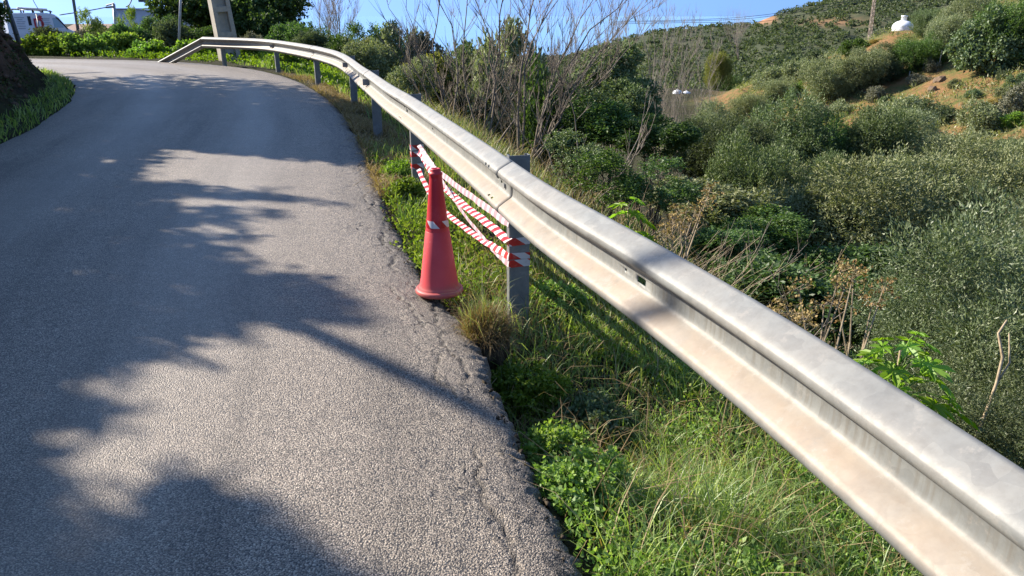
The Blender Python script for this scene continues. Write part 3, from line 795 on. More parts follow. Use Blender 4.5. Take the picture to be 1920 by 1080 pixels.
for k, s in enumerate(post_s):
    p, T = rail_p(np.array([s])); p = p[0]; T = Vector((*T[0], 0)); NR = Vector((T.y, -T.x, 0))
    c = Vector((p[0], p[1], 0)) + NR * .075
    zb = gz(c.x, c.y) - .3; zt = .795 + (.012 if k == 1 else 0)
    # C section: web across the line of the rail, flanges turned away from the camera
    o2 = [(-.06, 0), (.06, 0), (.06, .055), (.042, .055), (.042, .05), (.055, .05), (.055, .005), (-.055, .005), (-.055, .05), (-.042, .05), (-.042, .055), (-.06, .055)]
    V = []
    for z in (zb, zt):
        for a, b in o2:
            q = c + NR * a + T * b; V.append((q.x, q.y, z))
    n = len(o2)
    F = [(i, (i + 1) % n, n + (i + 1) % n, n + i) for i in range(n)]
    F += [(0 + n, 1 + n, 6 + n, 7 + n), (1 + n, 2 + n, 5 + n, 6 + n), (2 + n, 3 + n, 4 + n, 5 + n), (0 + n, 7 + n, 8 + n, 11 + n), (8 + n, 9 + n, 10 + n, 11 + n)]
    MB().add(V, F).build('post', M['post'], rail)
    post_top.append((c, T, NR))
    # bolt through the web of the beam and spacer block
    bp = Vector((p[0], p[1], RAILZ)) - NR * .006
    mb = MB(); mb.tube([bp + NR * .02, bp - NR * .012], [.016, .014], 8)
    if k in (3, 4, 6): mb.box((0, 0, 0), (.10, .06, .08), Matrix.Translation(Vector((p[0], p[1], RAILZ)) - NR * .035))
    if k != 0: mb.build('bolt', M['grey_metal'], rail, smooth=False)

# ------------------------------------------------------------------ cone
cone = empty('traffic_cone', (-.425, 4.10, .0))
tag(cone, 'faded red plastic cone standing on the cracked asphalt edge beside the taped post', 'traffic cone')
cone.scale = (1.05, 1.05, 1.0)
cone.rotation_euler = (math.radians(-1.0), math.radians(.3), .3)
body = [(.118, .028), (.117, .036), (.111, .044), (.108, .055), (.104, .075), (.099, .105), (.0945, .14), (.066, .372), (.0645, .374), (.0635, .376)]
MB().lathe(body, 56).build('body', M['cone'], cone, True)
low = [(.0, .0), (.120, .0), (.129, .003), (.133, .010), (.133, .020), (.1305, .026), (.1285, .030), (.1245, .0305), (.122, .034), (.1185, .0345), (.117, .028)]
MB().lathe(low, 56).build('base', M['cone'], cone, True)
top = [(.0645, .376), (.0585, .42), (.0345, .672), (.0340, .690), (.0365, .694), (.0365, .703), (.0315, .709), (.0285, .712), (.0285, .722), (.026, .728), (.017, .730), (.016, .715), (.0, .70)]
MB().lathe(top, 48).build('upper_body', M['cone'], cone, True)
N_ = 72
a = np.linspace(0, 2 * math.pi, N_ + 1)
zb_ = np.linspace(.400, .440, 4)
rr_ = np.interp(zb_, [.376, .42, .672], [.0665, .061, .037])
V = np.stack([np.stack([r * np.cos(a), r * np.sin(a), z + 0 * a], -1) for r, z in zip(rr_, zb_)])
me = mesh_np('reflective_band', V, grid_faces(4, N_ + 1), smooth=True)
fattr(me, 'su', np.broadcast_to((a / (2 * math.pi) * 4 + .50)[None, :], (4, N_ + 1))); fattr(me, 'sv', np.broadcast_to(((zb_ - .40) / .04)[:, None], (4, N_ + 1)))
link('reflective_band', me, M['band'], cone)

# ------------------------------------------------------------------ barrier tape
rngt = np.random.default_rng(4)
def ribbon(P, w, sides, su0=0.0, per=.085):
    """strip through points P; sides = unit width directions"""
    P = np.array(P); S_ = np.array([Vector(s).normalized() for s in sides])
    n = len(P); x = np.linspace(0, n - 1, 60)
    Pi = np.stack([np.interp(x, np.arange(n), P[:, i]) for i in range(3)], -1); 
    # smooth sag by catmull
    Pc = curve3(P, 60); Sc = np.stack([np.interp(np.linspace(0, 1, 60), np.linspace(0, 1, n), S_[:, i]) for i in range(3)], -1); Sc = unit(Sc)
    V = np.stack([Pc - Sc * w / 2, Pc, Pc + Sc * w / 2], 1)
    V += (rngt.normal(size=(60, 3, 3)) * .0012) + (fbm(np.linspace(0, 9, 60), np.full(60, len(P) + w * 100), 2)[:, None, None] * Sc[:, None, :] * .016)
    V[:, 1] += np.cross(Sc, unit(np.gradient(Pc, axis=0))) * w * .06
    V = V
    me = mesh_np('tape', V, grid_faces(60, 3), smooth=True)
    L = np.concatenate([[0], np.cumsum(np.linalg.norm(np.diff(Pc, axis=0), axis=1))])
    fattr(me, 'su', np.broadcast_to((L / per + su0)[:, None], (60, 3))); fattr(me, 'sv', np.broadcast_to(np.array([0, .5, 1])[None, :], (60, 3)))
    return me
def curve3(P, n):
    P = np.array(P, float); Q = np.vstack([2 * P[0] - P[1], P, 2 * P[-1] - P[-2]]); out = []
    for s in np.linspace(0, len(P) - 1 - 1e-6, n):
        i = int(s) + 1; t = s - int(s); a, b, c, d = Q[i - 1], Q[i], Q[i + 1], Q[i + 2]
        out.append(0.5 * ((2 * b) + (c - a) * t + (2 * a - 5 * b + 4 * c - d) * t ** 2 + (3 * b - 3 * c + d - a) * t ** 3))
    return np.array(out)
c1, T1, N1 = post_top[1]; c2, T2, N2 = post_top[2]
A1 = c1 - N1 * .062 + T1 * .03; A2 = c2 - N2 * .062 + T2 * .01
def on_tape(u, v, off=0.0):
    """point of the upright plane through the two taped posts seen at pixel u, v"""
    d = Vector(ray(u, v)); o = Vector((0, 0, CAM_H)); n = (A2 - A1).cross(Vector((0, 0, 1))).normalized()
    return o + d * ((A1 - N1 * off - o).dot(n) / d.dot(n))
FLAT, EDGE = (.85, .3, .42), (.1, .04, 1)
ts = []
ts.append(([on_tape(u, v) for u, v in ((954, 421), (900, 380), (850, 345), (815, 315), (786, 286))], .046, [(.2, .1, 1), EDGE, EDGE, (.2, .1, 1), FLAT], 'upper pale plastic tape strand twisted edge-on between the two taped posts', .115))
ts.append(([on_tape(u, v, .01) for u, v in ((954, 451), (905, 412), (868, 384), (832, 350), (806, 318), (786, 284))], .050, [FLAT, FLAT, FLAT, FLAT, (.5, .2, .8), (.4, .1, .9)], 'broad red and white striped tape strand hanging flat above the crossing strands', .115))
ts.append(([on_tape(u, v, .02) for u, v in ((954, 498), (925, 468), (880, 415), (840, 358), (812, 312), (786, 272))], .036, [EDGE, EDGE, (-.1, 0, 1), EDGE, (.5, .2, .8), FLAT], 'thin pale tape strand crossing diagonally down to the lowest wrap on the post', .115))
ts.append(([on_tape(u, v, .03) for u, v in ((954, 481), (930, 466), (900, 448), (862, 420), (835, 396), (805, 360), (784, 318))], .040, [EDGE, (.4, .2, .8), FLAT, FLAT, FLAT, FLAT, FLAT], 'lowest sagging red and white striped tape strand behind the cone', .115))
tape_objs = []
for ti, (P, w, sd, lab, per) in enumerate(ts):
    o = link('barrier_tape', ribbon(P, w, sd, .2, per), M['tape_back' if ti in (0, 2) else 'tape'])
    tag(o, lab, 'barrier tape', 'red and white tape strung between guardrail posts'); tape_objs.append(o)
def wrap(post, z0, w, tilt, parent, ph):
    c, T, NR = post
    ring = [(-.063, -.003), (.063, -.003), (.064, .058), (-.064, .058), (-.063, -.003)]
    V = []; su = []; sv = []
    L = 0; prev = None
    for j, (a_, b_) in enumerate(ring):
        q = c + NR * a_ + T * b_
        if prev is not None: L += (q - prev).length
        prev = q
        for s in (0, 1):
            V.append((q.x, q.y, z0 + tilt * a_ + (s - .5) * w)); su.append(L / .155 + ph); sv.append(s * .38)
    me = mesh_np('tape_wrap', np.array(V), grid_faces(5, 2)); fattr(me, 'su', su); fattr(me, 'sv', sv)
    link('tape_wrap', me, M['tape_wide'], parent)
wrap(post_top[1], .318, .045, .06, tape_objs[1], .36)
wrap(post_top[1], .232, .038, -.02, tape_objs[3], .52)
wrap(post_top[1], .188, .044, .03, tape_objs[2], .42)
for z, o, ph in ((.285, 0, .1), (.22, 1, .5), (.10, 3, .3)):
    wrap(post_top[2], z, .05, .05, tape_objs[o], ph)

# ------------------------------------------------------------------ far left: poles, van, buildings
def hit(u, v, t0=3.0, t1=130.0):
    t = np.exp(np.linspace(math.log(t0), math.log(t1), 700)); d = ray(u, v)
    P = d[None, :] * t[:, None] + np.array([0, 0, CAM_H])
    z = ground_z(P[:, 0], P[:, 1]); i = np.argmax(P[:, 2] < z)
    return P[i], t[i]
pc = empty('concrete_pole', (-9.35, 25.9, -.2)); pc.rotation_euler = (0, math.radians(-4.2), math.radians(37))
tag(pc, 'tapered concrete utility pole with recessed panels behind the far barrier', 'utility pole')
mb = MB()
Hh = 9.0
def wz(z): return .315 - .0125 * z, .21 - .007 * z
def slabV(x0, x1, y0, y1, z0, z1):
    V = []
    for z in (z0, z1):
        a, b = wz(z)
        V += [(x0 * a, y0 * b, z), (x1 * a, y0 * b, z), (x1 * a, y1 * b, z), (x0 * a, y1 * b, z)]
    return V
BF = [(0, 3, 2, 1), (4, 5, 6, 7), (0, 1, 5, 4), (1, 2, 6, 5), (2, 3, 7, 6), (3, 0, 4, 7)]
mb.add(slabV(-1, -.55, -1, 1, 0, Hh), BF); mb.add(slabV(.55, 1, -1, 1, 0, Hh), BF)
mb.add(slabV(-.549, .549, -.3, .3, 0, Hh), BF)
mb.build('shaft', M['concrete'], pc)
z = .15
while z < Hh:
    MB().add(slabV(-.549, .549, -.97, .97, z, z + .16), BF).build('cross_rib', M['concrete'], pc)
    z += .78
def pole(name, label, cat, P, r0, r1, mat, n=8):
    mb = MB(); b = Vector(P[0])
    mb.tube([Vector(p) - b for p in P], [r0 + (r1 - r0) * i / (len(P) - 1) for i in range(len(P))], n)
    o = mb.build(name, mat, None, True, b); tag(o, label, cat); return o
p0 = at(332, 97, 26.5); p1 = at(339, -10, 26.9); e = p1 + (p1 - p0) * 2.0
p0[2] = gz(p0[0], p0[1]) - .1
pole('metal_post', 'slim grey metal pole standing in the weeds behind the ramped barrier end', 'pole', [p0, p1, e], .05, .045, M['grey_metal'])
p0 = at(36, 80, 19.5); p1 = at(8, -5, 20.5); pole('fence_post', 'dark leaning metal post on top of the earth bank', 'post', [p0, p1, p1 + (p1 - p0) * .3], .06, .055, M['dark_metal'])
p0 = at(146, 62, 52); p1 = at(136, -10, 52); pole('telephone_pole', 'dark thin overhead line pole rising beside the van', 'utility pole', [p0 - np.array([0, 0, 1.2]), p1, p1 + (p1 - p0) * 1.6], .11, .09, M['dark_metal'])
p0 = at(79, 80, 37); p1 = at(68, 26, 37); pole('fence_rod', 'thin dark rod leaning in front of the white van', 'post', [p0, p1], .035, .03, M['dark_metal'])
p0 = at(216, 62, 55); p1 = at(213, 8, 55)
lp = pole('roof_mast', 'grey pipe mast rising at the corner of the corrugated shed', 'mast', [p0 - np.array([0, 0, 1.0]), p1], .13, .12, M['grey_metal'])
mb = MB(); mb.box((-.02, 0, 2.75 + .02), (.55, .3, .12)); mb.tube([(-.3, 0, 2.9), (.3, 0, 3.05)], .06, 6)
mb.build('bracket', M['grey_metal'], lp)
sl0 = empty('street_lamp', at(289, 32, 58)); tag(sl0, 'street lamp with boxy head hanging on wires above the shed', 'street lamp')
b_ = Vector(at(289, 32, 58))
def rel(u, v, t): return Vector(at(u, v, t)) - b_
MB().tube([rel(289, 40, 58), rel(281, 14, 58), rel(274, -6, 58), rel(270, -16, 58)], [.09, .085, .075, .06], 8).build('pole', M['grey_metal'], sl0, True)
MB().tube([rel(270, -16, 58), rel(266, -12, 58)], .05, 6).box(rel(266, 1, 58), (.4, .35, .22)).tube([rel(266, -12, 58), rel(266, 0, 58)], .05, 6).build('lamp_head', M['dark_metal'], sl0)
def cable(label, pts, r, group=None):
    mb = MB(); P = curve3([np.array(p) for p in pts], 16); b = P[0]
    mb.tube([p - b for p in P], r, 5)
    tag(mb.build('overhead_cable', M['cable'], None, True, Vector(b)), label, 'cable', group)
cable('sagging cable from the van pole to the mast on the corrugated shed', [at(112, 28, 50), at(165, 20, 52), at(213, 11, 55)], .035)
cable('steep cable crossing the pale sky above the van roof', [at(58, -8, 46), at(64, 4, 46), at(71, 16, 46)], .02)
cable('curved service cable dropping to the corrugated shed roof', [at(236, 13, 56), at(243, 8, 56), at(250, -8, 56)], .04)

# van
VL = 5.6
va = Vector(at(6, 62, 46.5)); vb = Vector(at(133, 66, 49.5))
van = empty('parked_van', (va.x, va.y, -.85)); van.rotation_euler = (0, math.radians(1.2), math.atan2(vb.y - va.y, vb.x - va.x))
VL = (Vector((vb.x, vb.y)) - Vector((va.x, va.y))).length
tag(van, 'white panel van with red logo and roof rack parked behind the hedge', 'van')
k = VL / 5.4
side = [(.0, .35), (0, 1.0), (.04, 1.9), (.12, 2.18), (.3, 2.27), (3.3, 2.30), (3.85, 2.22), (4.15, 2.05), (4.75, 1.38), (5.25, 1.18), (5.38, .95), (5.4, .45), (5.2, .35)]
side = [(x * k, z) for x, z in side]
mb = MB(); wv = .95; n = len(side)
lay = []
for (y, ins) in ((-wv + .08, .0), (-wv, .06), (-wv + .0, .06), (wv, .06), (wv - .0, .06), (wv - .08, .0)): pass
def vlayer(y, sc):
    cx, cz = 2.7 * k, 1.3
    return [(cx + (x - cx) * sc, y + .10 * max(0, (z - 1.1)) * (1 if y < 0 else -1), cz + (z - cz) * sc) for x, z in side]
L0, L1, L2, L3 = vlayer(-wv, .955), vlayer(-wv + .09, 1), vlayer(wv - .09, 1), vlayer(wv, .955)
V = L0 + L1 + L2 + L3
F = [tuple(range(n)), tuple(range(3 * n, 4 * n))[::-1]]
for r in range(3):
    F += [(r * n + (i + 1) % n, r * n + i, (r + 1) * n + i, (r + 1) * n + (i + 1) % n) for i in range(n)]
mb.add(V, F).build('body', M['van_white'], van, False)
def sidep(name, pts, mat, y=-.012, par=van, th=.02):
    """flat piece on the van's near side from x, z outline"""
    def yy(z): return -wv + .10 * max(0, (1.3 + (z - 1.3) - 1.1)) + y
    V = [(x * k, yy(z), z) for x, z in pts] + [(x * k, yy(z) + th, z) for x, z in pts]
    m = len(pts)
    F = [tuple(range(m)), tuple(range(m, 2 * m))[::-1]] + [(i, m + i, m + (i + 1) % m, (i + 1) % m) for i in range(m)]
    return MB().add(V, F).build(name, mat, par)
sidep('front_window', [(3.62, 1.42), (3.58, 2.0), (3.78, 2.02), (4.05, 1.86), (4.42, 1.42)], M['glass'])
sidep('window_frame', [(3.9, 2.07), (4.10, 1.97), (4.75, 1.33), (4.62, 1.33), (4.05, 1.88), (3.86, 2.0)], M['black'], -.02)
sidep('door_gap', [(1.62, .6), (1.62, 2.08), (1.86, 2.08), (1.9, .6)], M['black'])
sidep('side_trim', [(1.95, 1.22), (1.95, 1.27), (2.9, 1.27), (2.9, 1.22)], M['red_print'], -.022)
sidep('door_handle', [(3.45, 1.15), (3.45, 1.2), (3.62, 1.2), (3.62, 1.15)], M['black'], -.03)
for i, (x0, x1, z) in enumerate([(.62, 1.35, 1.98), (.8, 1.2, 1.86), (.7, 1.4, 1.74), (.72, 1.3, 1.62), (.72, 1.35, 1.48), (.75, 1.3, 1.34), (2.75, 3.35, 1.95), (2.75, 3.3, 1.85), (2.75, 3.35, 1.7), (2.75, 3.25, 1.6)]):
    sidep('lettering_line', [(x0, z), (x0, z + .035), (x1, z + .035), (x1, z)], M['grey_print'], -.018)
def van_text(body, size, x, z, mat):
    c = bpy.data.curves.new('lettering', 'FONT'); c.body = body; c.size = size; c.extrude = .006; c.offset = .012; c.resolution_u = 4
    o = bpy.data.objects.new('logo_letters', c); COL.objects.link(o); o.parent = van; c.materials.append(mat)
    me = bpy.data.meshes.new_from_object(o); me.name = 'logo_letters'; bpy.data.objects.remove(o); o = link('logo_letters', me, mat, van)
    o.location = (x * k, -wv - .03 + .10 * max(0, z + .2 - 1.1), z); o.rotation_euler = (math.radians(90 - 4), 0, 0)
van_text('D', .86, 1.98, 1.36, M['red_print'])
van_text('i', .8, 2.55, 1.36, M['red_print'])
sidep('logo_mark', [(2.40, 2.0), (2.56, 2.16), (2.78, 2.1), (2.72, 2.0), (2.86, 1.92), (2.58, 1.9)], M['red_print'], -.02)
for x in (1.0, 4.35):
    o = empty('wheel', (x * k, -wv + .12, .34)); o.parent = van; o.rotation_euler = (math.radians(90), 0, 0)
    MB().lathe([(.2, -.1), (.33, -.1), (.35, -.06), (.35, .06), (.33, .1), (.2, .1)], 24).build('tyre', M['black'], o, True)
    MB().lathe([(0, .06), (.19, .09), (.21, .1), (.21, -.1)], 20).build('rim', M['grey_metal'], o, True)
rk = empty('roof_rack', (0, 0, 0)); rk.parent = van
for y in (-.7, .7):
    MB().tube([(.35 * k, y, 2.44), (1.4 * k, y, 2.50), (3.3 * k, y, 2.44), (3.75 * k, y, 2.36)], .04, 6).build('rail', M['grey_metal'], rk, True)
    for x in (.5, 1.3, 2.2, 3.0, 3.6): MB().tube([(x * k, y, 2.2), (x * k, y, 2.45)], .045, 6).build('foot', M['black'], rk)
for x in (.4, 1.1, 1.8, 2.5, 3.2): MB().tube([(x * k, -.7, 2.45), (x * k, .7, 2.45)], .03, 6).build('crossbar', M['grey_metal'], rk)
MB().tube([(1.2 * k, -.45, 2.55), (3.5 * k, -.45, 2.49)], .07, 8).build('pipe_carrier', M['plaster'], rk, True)

# corrugated shed
sh = empty('corrugated_shed', at(222, 66, 60)); tag(sh, 'pale grey corrugated shed wall with flat top behind the shrubs', 'shed')
bs = Vector(at(222, 66, 60)); w_ = 118 / 1400 * 60; sh.location.z -= .78
n_ = 68
xx = np.linspace(0, w_, n_ * 4 + 1); yy = .035 * np.sin(xx / w_ * n_ * 2 * math.pi)
V = np.stack([np.stack([xx, yy, 0 * xx], -1), np.stack([xx, yy, 0 * xx + 2.75 - xx * .02], -1)])
o = link('front_sheet', mesh_np('front_sheet', V, grid_faces(2, len(xx))), M['sheet'], sh)
md = o.modifiers.new('t', 'SOLIDIFY'); md.thickness = .01
MB().box((w_ / 2, 2.3, 1.3), (w_ - .1, 4.4, 2.5)).build('wall', M['plaster'], sh)
MB().box((w_ / 2, 0.02, 2.76), (w_ + .15, .16, .09)).build('cap_trim', M['grey_metal'], sh)
MB().box((w_ / 2, 2.3, 2.62), (w_, 4.5, .1)).build('roof', M['grey_metal'], sh)
# small house
ho = empty('small_house', at(126, 97, 72)); tag(ho, 'low house with brown tiled roof and chimney beyond the van', 'house')
w_ = 78 / 1400 * 72
MB().box((w_ / 2, 2, .9), (w_, 4, 2.0)).build('wall', M['plaster'], ho)
MB().add([(-.2, -.3, 1.9), (w_ + .2, -.3, 1.9), (w_ - .1, 2, 2.75 - .25), (.1, 2, 2.5), (w_ + .2, 4.3, 1.9), (-.2, 4.3, 1.9)], [(0, 1, 2, 3), (3, 2, 4, 5), (1, 4, 2), (0, 3, 5), (0, 5, 4, 1)]).build('roof', M['rooftile'], ho)
MB().box((w_ * .58, 1.6, 2.6), (.55, .5, .7)).build('chimney', M['plaster'], ho)

# ------------------------------------------------------------------ far right: water tank, lattice mast, small tanks, stakes
tk, tt_ = hit(1690, 62, 20)
tk = at(1690, 66, 68)
tank = empty('water_tank', (tk[0], tk[1], tk[2] - .1)); tag(tank, 'round white water tank with domed top on the hillside shoulder', 'water tank')
r = 18.5 / 1400 * 68
MB().lathe([(r * .97, -.3), (r * 1.0, .0), (r * 1.0, .9 * r), (r * .97, 1.05 * r), (r * .88, 1.2 * r), (r * .66, 1.38 * r), (r * .4, 1.48 * r), (.0, 1.54 * r)], 36).build('shell', M['white_tank'], tank, True)
for z in (.3, .62): MB().lathe([(r * 1.0, z * r), (r * 1.02, z * r + .03), (r * 1.02, z * r + .07), (r * 1.0, z * r + .1)], 36).build('rib', M['white_tank'], tank, True)
MB().lathe([(r * .27, 1.45 * r), (r * .27, 1.85 * r), (r * .31, 1.85 * r), (r * .31, 1.98 * r), (0, 2.0 * r)], 24).build('neck', M['white_tank'], tank, True)
pb = at(1630, 78, 90); pt = at(1634, -40, 90)
la = empty('lattice_mast', pb); tag(la, 'slender rusty lattice mast standing on the hill left of the white tank', 'mast')
hh = pt[2] - pb[2]
for sx, sy in ((-1, -1), (1, -1), (1, 1), (-1, 1)):
    MB().tube([(sx * .17, sy * .17, -1), (sx * .10 - .25, sy * .10, hh)], .035, 4).build('leg', M['lattice'], la)
mb = MB()
for i in range(18):
    z0, z1 = i * hh / 18, (i + 1) * hh / 18; f0, f1 = .17 - .07 * i / 18, .17 - .07 * (i + 1) / 18; o0, o1 = -.25 * i / 18, -.25 * (i + 1) / 18
    for j, (a0, b0, a1, b1) in enumerate(((-1, -1, 1, -1), (1, -1, 1, 1), (1, 1, -1, 1), (-1, 1, -1, -1))):
        if i % 2: a0, b0, a1, b1 = a1, b1, a0, b0
        mb.tube([(a0 * f0 + o0, b0 * f0, z0), (a1 * f1 + o1, b1 * f1, z1)], .022, 3)
mb.build('bracing', M['lattice'], la)
wires = []
for j, (v0, v1) in enumerate(((37, 26), (39, 30), (42, 38))):
    cable(['top power line crossing the blue sky over the far hill', 'middle power line crossing the blue sky over the far hill', 'lowest power line crossing the blue sky over the far hill'][j],
          [at(1150, v0 + 3, 180), at(1300, v0, 180), at(1440, v1 + 1, 180), at(1632, -6 + j * 3, 180)], .05, 'power lines over the far hill')
for j, (u, v, w) in enumerate(((1269, 188, 8.5), (1286, 188, 7.5))):
    p, t = np.array(at(u, v, 84)), 84
    o = empty('storage_tank', (p[0], p[1], hill_z(np.array([p[0]]), np.array([p[1]]))[0] - .2 if False else p[2])); rr2 = w / 1400 * t
    tag(o, ['left white storage tank down in the valley under the dark hill', 'right white storage tank, slightly greyer, down in the valley'][j], 'storage tank', 'white tanks in the valley')
    MB().lathe([(rr2, -2.5), (rr2, rr2 * 1.7), (rr2 * .9, rr2 * 2.0), (rr2 * .5, rr2 * 2.15), (0, rr2 * 2.2)], 20).build('shell', M['white_tank'], o, True)
    MB().lathe([(rr2 * .25, rr2 * 2.1), (rr2 * .25, rr2 * 2.35), (0, rr2 * 2.36)], 12).build('lid', M['white_tank'], o, True)
for j, (u, v, h, lab) in enumerate(((1551, 148, 16, 'thin pale stake left of the rock outcrop on the orange slope'), (1703, 150, 16, 'short grey stake standing in bare earth below the dark shrub'), (1759, 130, 34, 'tallest grey stake on the slope under the large shrubs'))):
    p, t = hit(u, v, 15); tag(MB().tube([(0, 0, -.2), (.02, 0, h / 1400 * t)], .035, 6).build('stake', M['grey_metal'], None, False, Vector(p)), lab, 'stake', 'stakes on the orange slope')
def rock(label, p, s, seed):
    rng = np.random.default_rng(seed); bm = bmesh.new(); bmesh.ops.create_icosphere(bm, subdivisions=2, radius=1)
    for v in bm.verts:
        f = 1 + .45 * (rng.random() - .5); v.co = Vector((v.co.x * s[0] * f, v.co.y * s[1] * f, v.co.z * s[2] * f))
    me = bpy.data.meshes.new('rock'); bm.to_mesh(me); bm.free()
    tag(link('rock', me, M['rock'], None, Vector(p)), label, 'rock', 'rocks on the orange slope')
for j, (u, v, w, lab) in enumerate(((1763, 152, 20, 'largest brown rock outcrop in the middle of the orange slope'), (1748, 168, 14, 'flat brown rock below the largest outcrop'), (1685, 142, 16, 'reddish rock ledge on the grassy slope left of the outcrop'), (1850, 130, 14, 'dark rock under the big shrubs at the slope top'), (1905, 118, 18, 'reddish rock at the right end of the slope top'), (1620, 172, 12, 'small reddish rock at the foot of the grey shrubs'), (1875, 215, 18, 'dark hollow rock beside the golden shrub'), (1550, 205, 16, 'low reddish rock on the lower left of the slope'))):
    p, t = hit(u, v, 15); q = w / 1400 * t
    rock(lab, p, (q * .6, q * .5, q * .5), 70 + j)
# ------------------------------------------------------------------ trees on the bank whose shade lies on the road
SHADE = np.array([(-3000, 127), (100, 127), (300, 131), (400, 141), (480, 147), (560, 161), (610, 178), (690, 188), (765, 222), (745, 262), (690, 312), (600, 304), (480, 292), (400, 285), (280, 281),
                  (287, 330), (300, 380), (330, 425), (390, 452), (450, 470), (500, 495), (560, 520), (640, 550), (745, 602), (700, 612), (600, 600), (540, 596), (470, 600), (430, 620), (390, 640), (340, 655), (260, 700),
                  (170, 760), (110, 800), (60, 860), (80, 900), (150, 925), (250, 918), (330, 885), (380, 878), (440, 905), (480, 955), (560, 1000), (640, 1045), (725, 1090), (725, 3000), (-3000, 3000)], float)
FING = [np.array(f, float) for f in ([(290, 338), (440, 350), (612, 374), (600, 381), (440, 374), (295, 362)], [(305, 392), (400, 386), (545, 400), (530, 410), (400, 412), (312, 412)], [(325, 428), (450, 424), (520, 436), (450, 446), (350, 446)])]
def inpoly(P, x, y):
    r = np.zeros(x.shape, bool); j = len(P) - 1
    for i in range(len(P)):
        c = ((P[i, 1] > y) != (P[j, 1] > y)) & (x < (P[j, 0] - P[i, 0]) * (y - P[i, 1]) / (P[j, 1] - P[i, 1] + 1e-12) + P[i, 0])
        r ^= c; j = i
    return r
def to_ground(P):
    return P - np.array(S)[None, :] * (P[:, 2:3] / S.z)
GAP_U = np.array([(330, 600), (420, 590)])
def shaded(P):
    G = to_ground(P)
    # a gentle wobble keeps the edge of the crown ragged
    G2 = G.copy(); G2[:, 0] += .22 * (vnoise(G[:, 0] * 3, G[:, 1] * 3) - .5); G2[:, 1] += .22 * (vnoise(G[:, 0] * 3 + 50, G[:, 1] * 3) - .5); G2[:, :2] += np.random.default_rng(len(P)).normal(size=(len(P), 2)) * .13
    u, v, f = project(G2)
    r = inpoly(SHADE, u, v)
    for q in FING: r |= inpoly(q, u, v)
    r = np.where(f < .35, G[:, 0] < -.45, r)
    r &= ~((G[:, 0] > .6) & (G[:, 1] < 8.2))
    return r
def bank_tree(label, c, R, seed, base, n=3400, mat='deep', check=True):
    rng = np.random.default_rng(seed)
    root = empty('bank_tree', (base[0], base[1], gz(base[0], base[1])))
    tag(root, label, 'tree')
    b = np.array(root.location)
    d = unit(rng.normal(size=(n, 3))); O = np.array(c) + d * np.array(R) * (rng.random((n, 1)) ** .4) * (1 + .15 * np.sin(d[:, :1] * 9) * np.sin(d[:, 1:2] * 8))
    D = unit(d * .5 + np.array([0, 0, .2]) + .6 * rng.normal(size=(n, 3)))
    k = shaded(O + D * .12); O, D = O[k], D[k]
    O, D = O[shaded(O - D * .1)], D[shaded(O - D * .1)]
    V, Q = spray_leaves(rng, O - D * .1, D, 12, .2, .12, .08, .9, .03)
    link('crown', mesh_np('crown', V - b, Q), M[mat], root)
    mb = MB(); r_ = random.Random(seed)
    top = Vector(c) - Vector(b)
    for i in range(7):
        if len(O) == 0: break
        e = Vector(O[r_.randrange(len(O))]) - Vector(b)
        m = top * .4 + Vector((r_.uniform(-.3, .3), r_.uniform(-.3, .3), -.3))
        mb.tube([Vector((0, 0, -.3)), top * .18 + Vector((r_.uniform(-.1, .1), 0, 0)), m, m.lerp(e, .5) + Vector((0, 0, .2)), e], [.16, .13, .09, .05, .015], 6)
    mb.build('trunk', M['bark'], root, True)
bank_tree('dark leafy tree on the bank, farthest up the road', (-15.5, 19.0, 4.7), (4.0, 3.8, 2.3), 1, (-15.6, 18.2))
bank_tree('dark leafy tree on the bank at the inside of the bend', (-11.3, 16.3, 4.7), (3.6, 3.6, 2.3), 2, (-12.3, 15.6))
bank_tree('dark leafy tree on the bank between two others', (-8.9, 14.0, 4.9), (2.6, 3.0, 2.0), 3, (-11.2, 12.8))
bank_tree('dark leafy tree on the bank behind the spreading one', (-12.0, 12.3, 4.7), (3.6, 3.2, 2.3), 8, (-12.6, 11.6))
bank_tree('spreading dark tree on the bank by the middle of the road', (-11.3, 8.5, 4.7), (4.0, 4.0, 2.4), 4, (-10.2, 8.6), 4600)
bank_tree('dark tree on the bank shading the near road', (-8.8, 5.6, 4.5), (3.0, 3.2, 2.2), 5, (-8.5, 5.0))
bank_tree('nearest dark tree on the bank beside the photographer', (-10.2, 1.8, 4.5), (3.9, 3.4, 2.2), 6, (-8.6, 1.2), 4200)
bt = empty('dead_tree', (-6.45, 7.36, .0)); tag(bt, 'slender leafless dead tree leaning back over the bank edge', 'tree')
bl = Vector(bt.location)
def sun_line(g, z): return Vector((g[0], g[1], 0)) + S * (z / S.z)
pa, pm_, pb_ = sun_line((-1.08, 3.57), 4.6), sun_line((-.07, 2.67), 5.7), sun_line((1.72, 1.70), 7.4)
dlt = pm_ - pa
MB().tube([Vector((0, 0, -.2)), pa - dlt * .9 - bl, pa - bl, pm_ - bl, pm_.lerp(pb_, .6) - bl, pb_ - bl, pb_ + (pb_ - pm_) * .5 - bl], [.085, .07, .06, .056, .052, .048, .02], 8).build('trunk', M['bark'], bt, True)

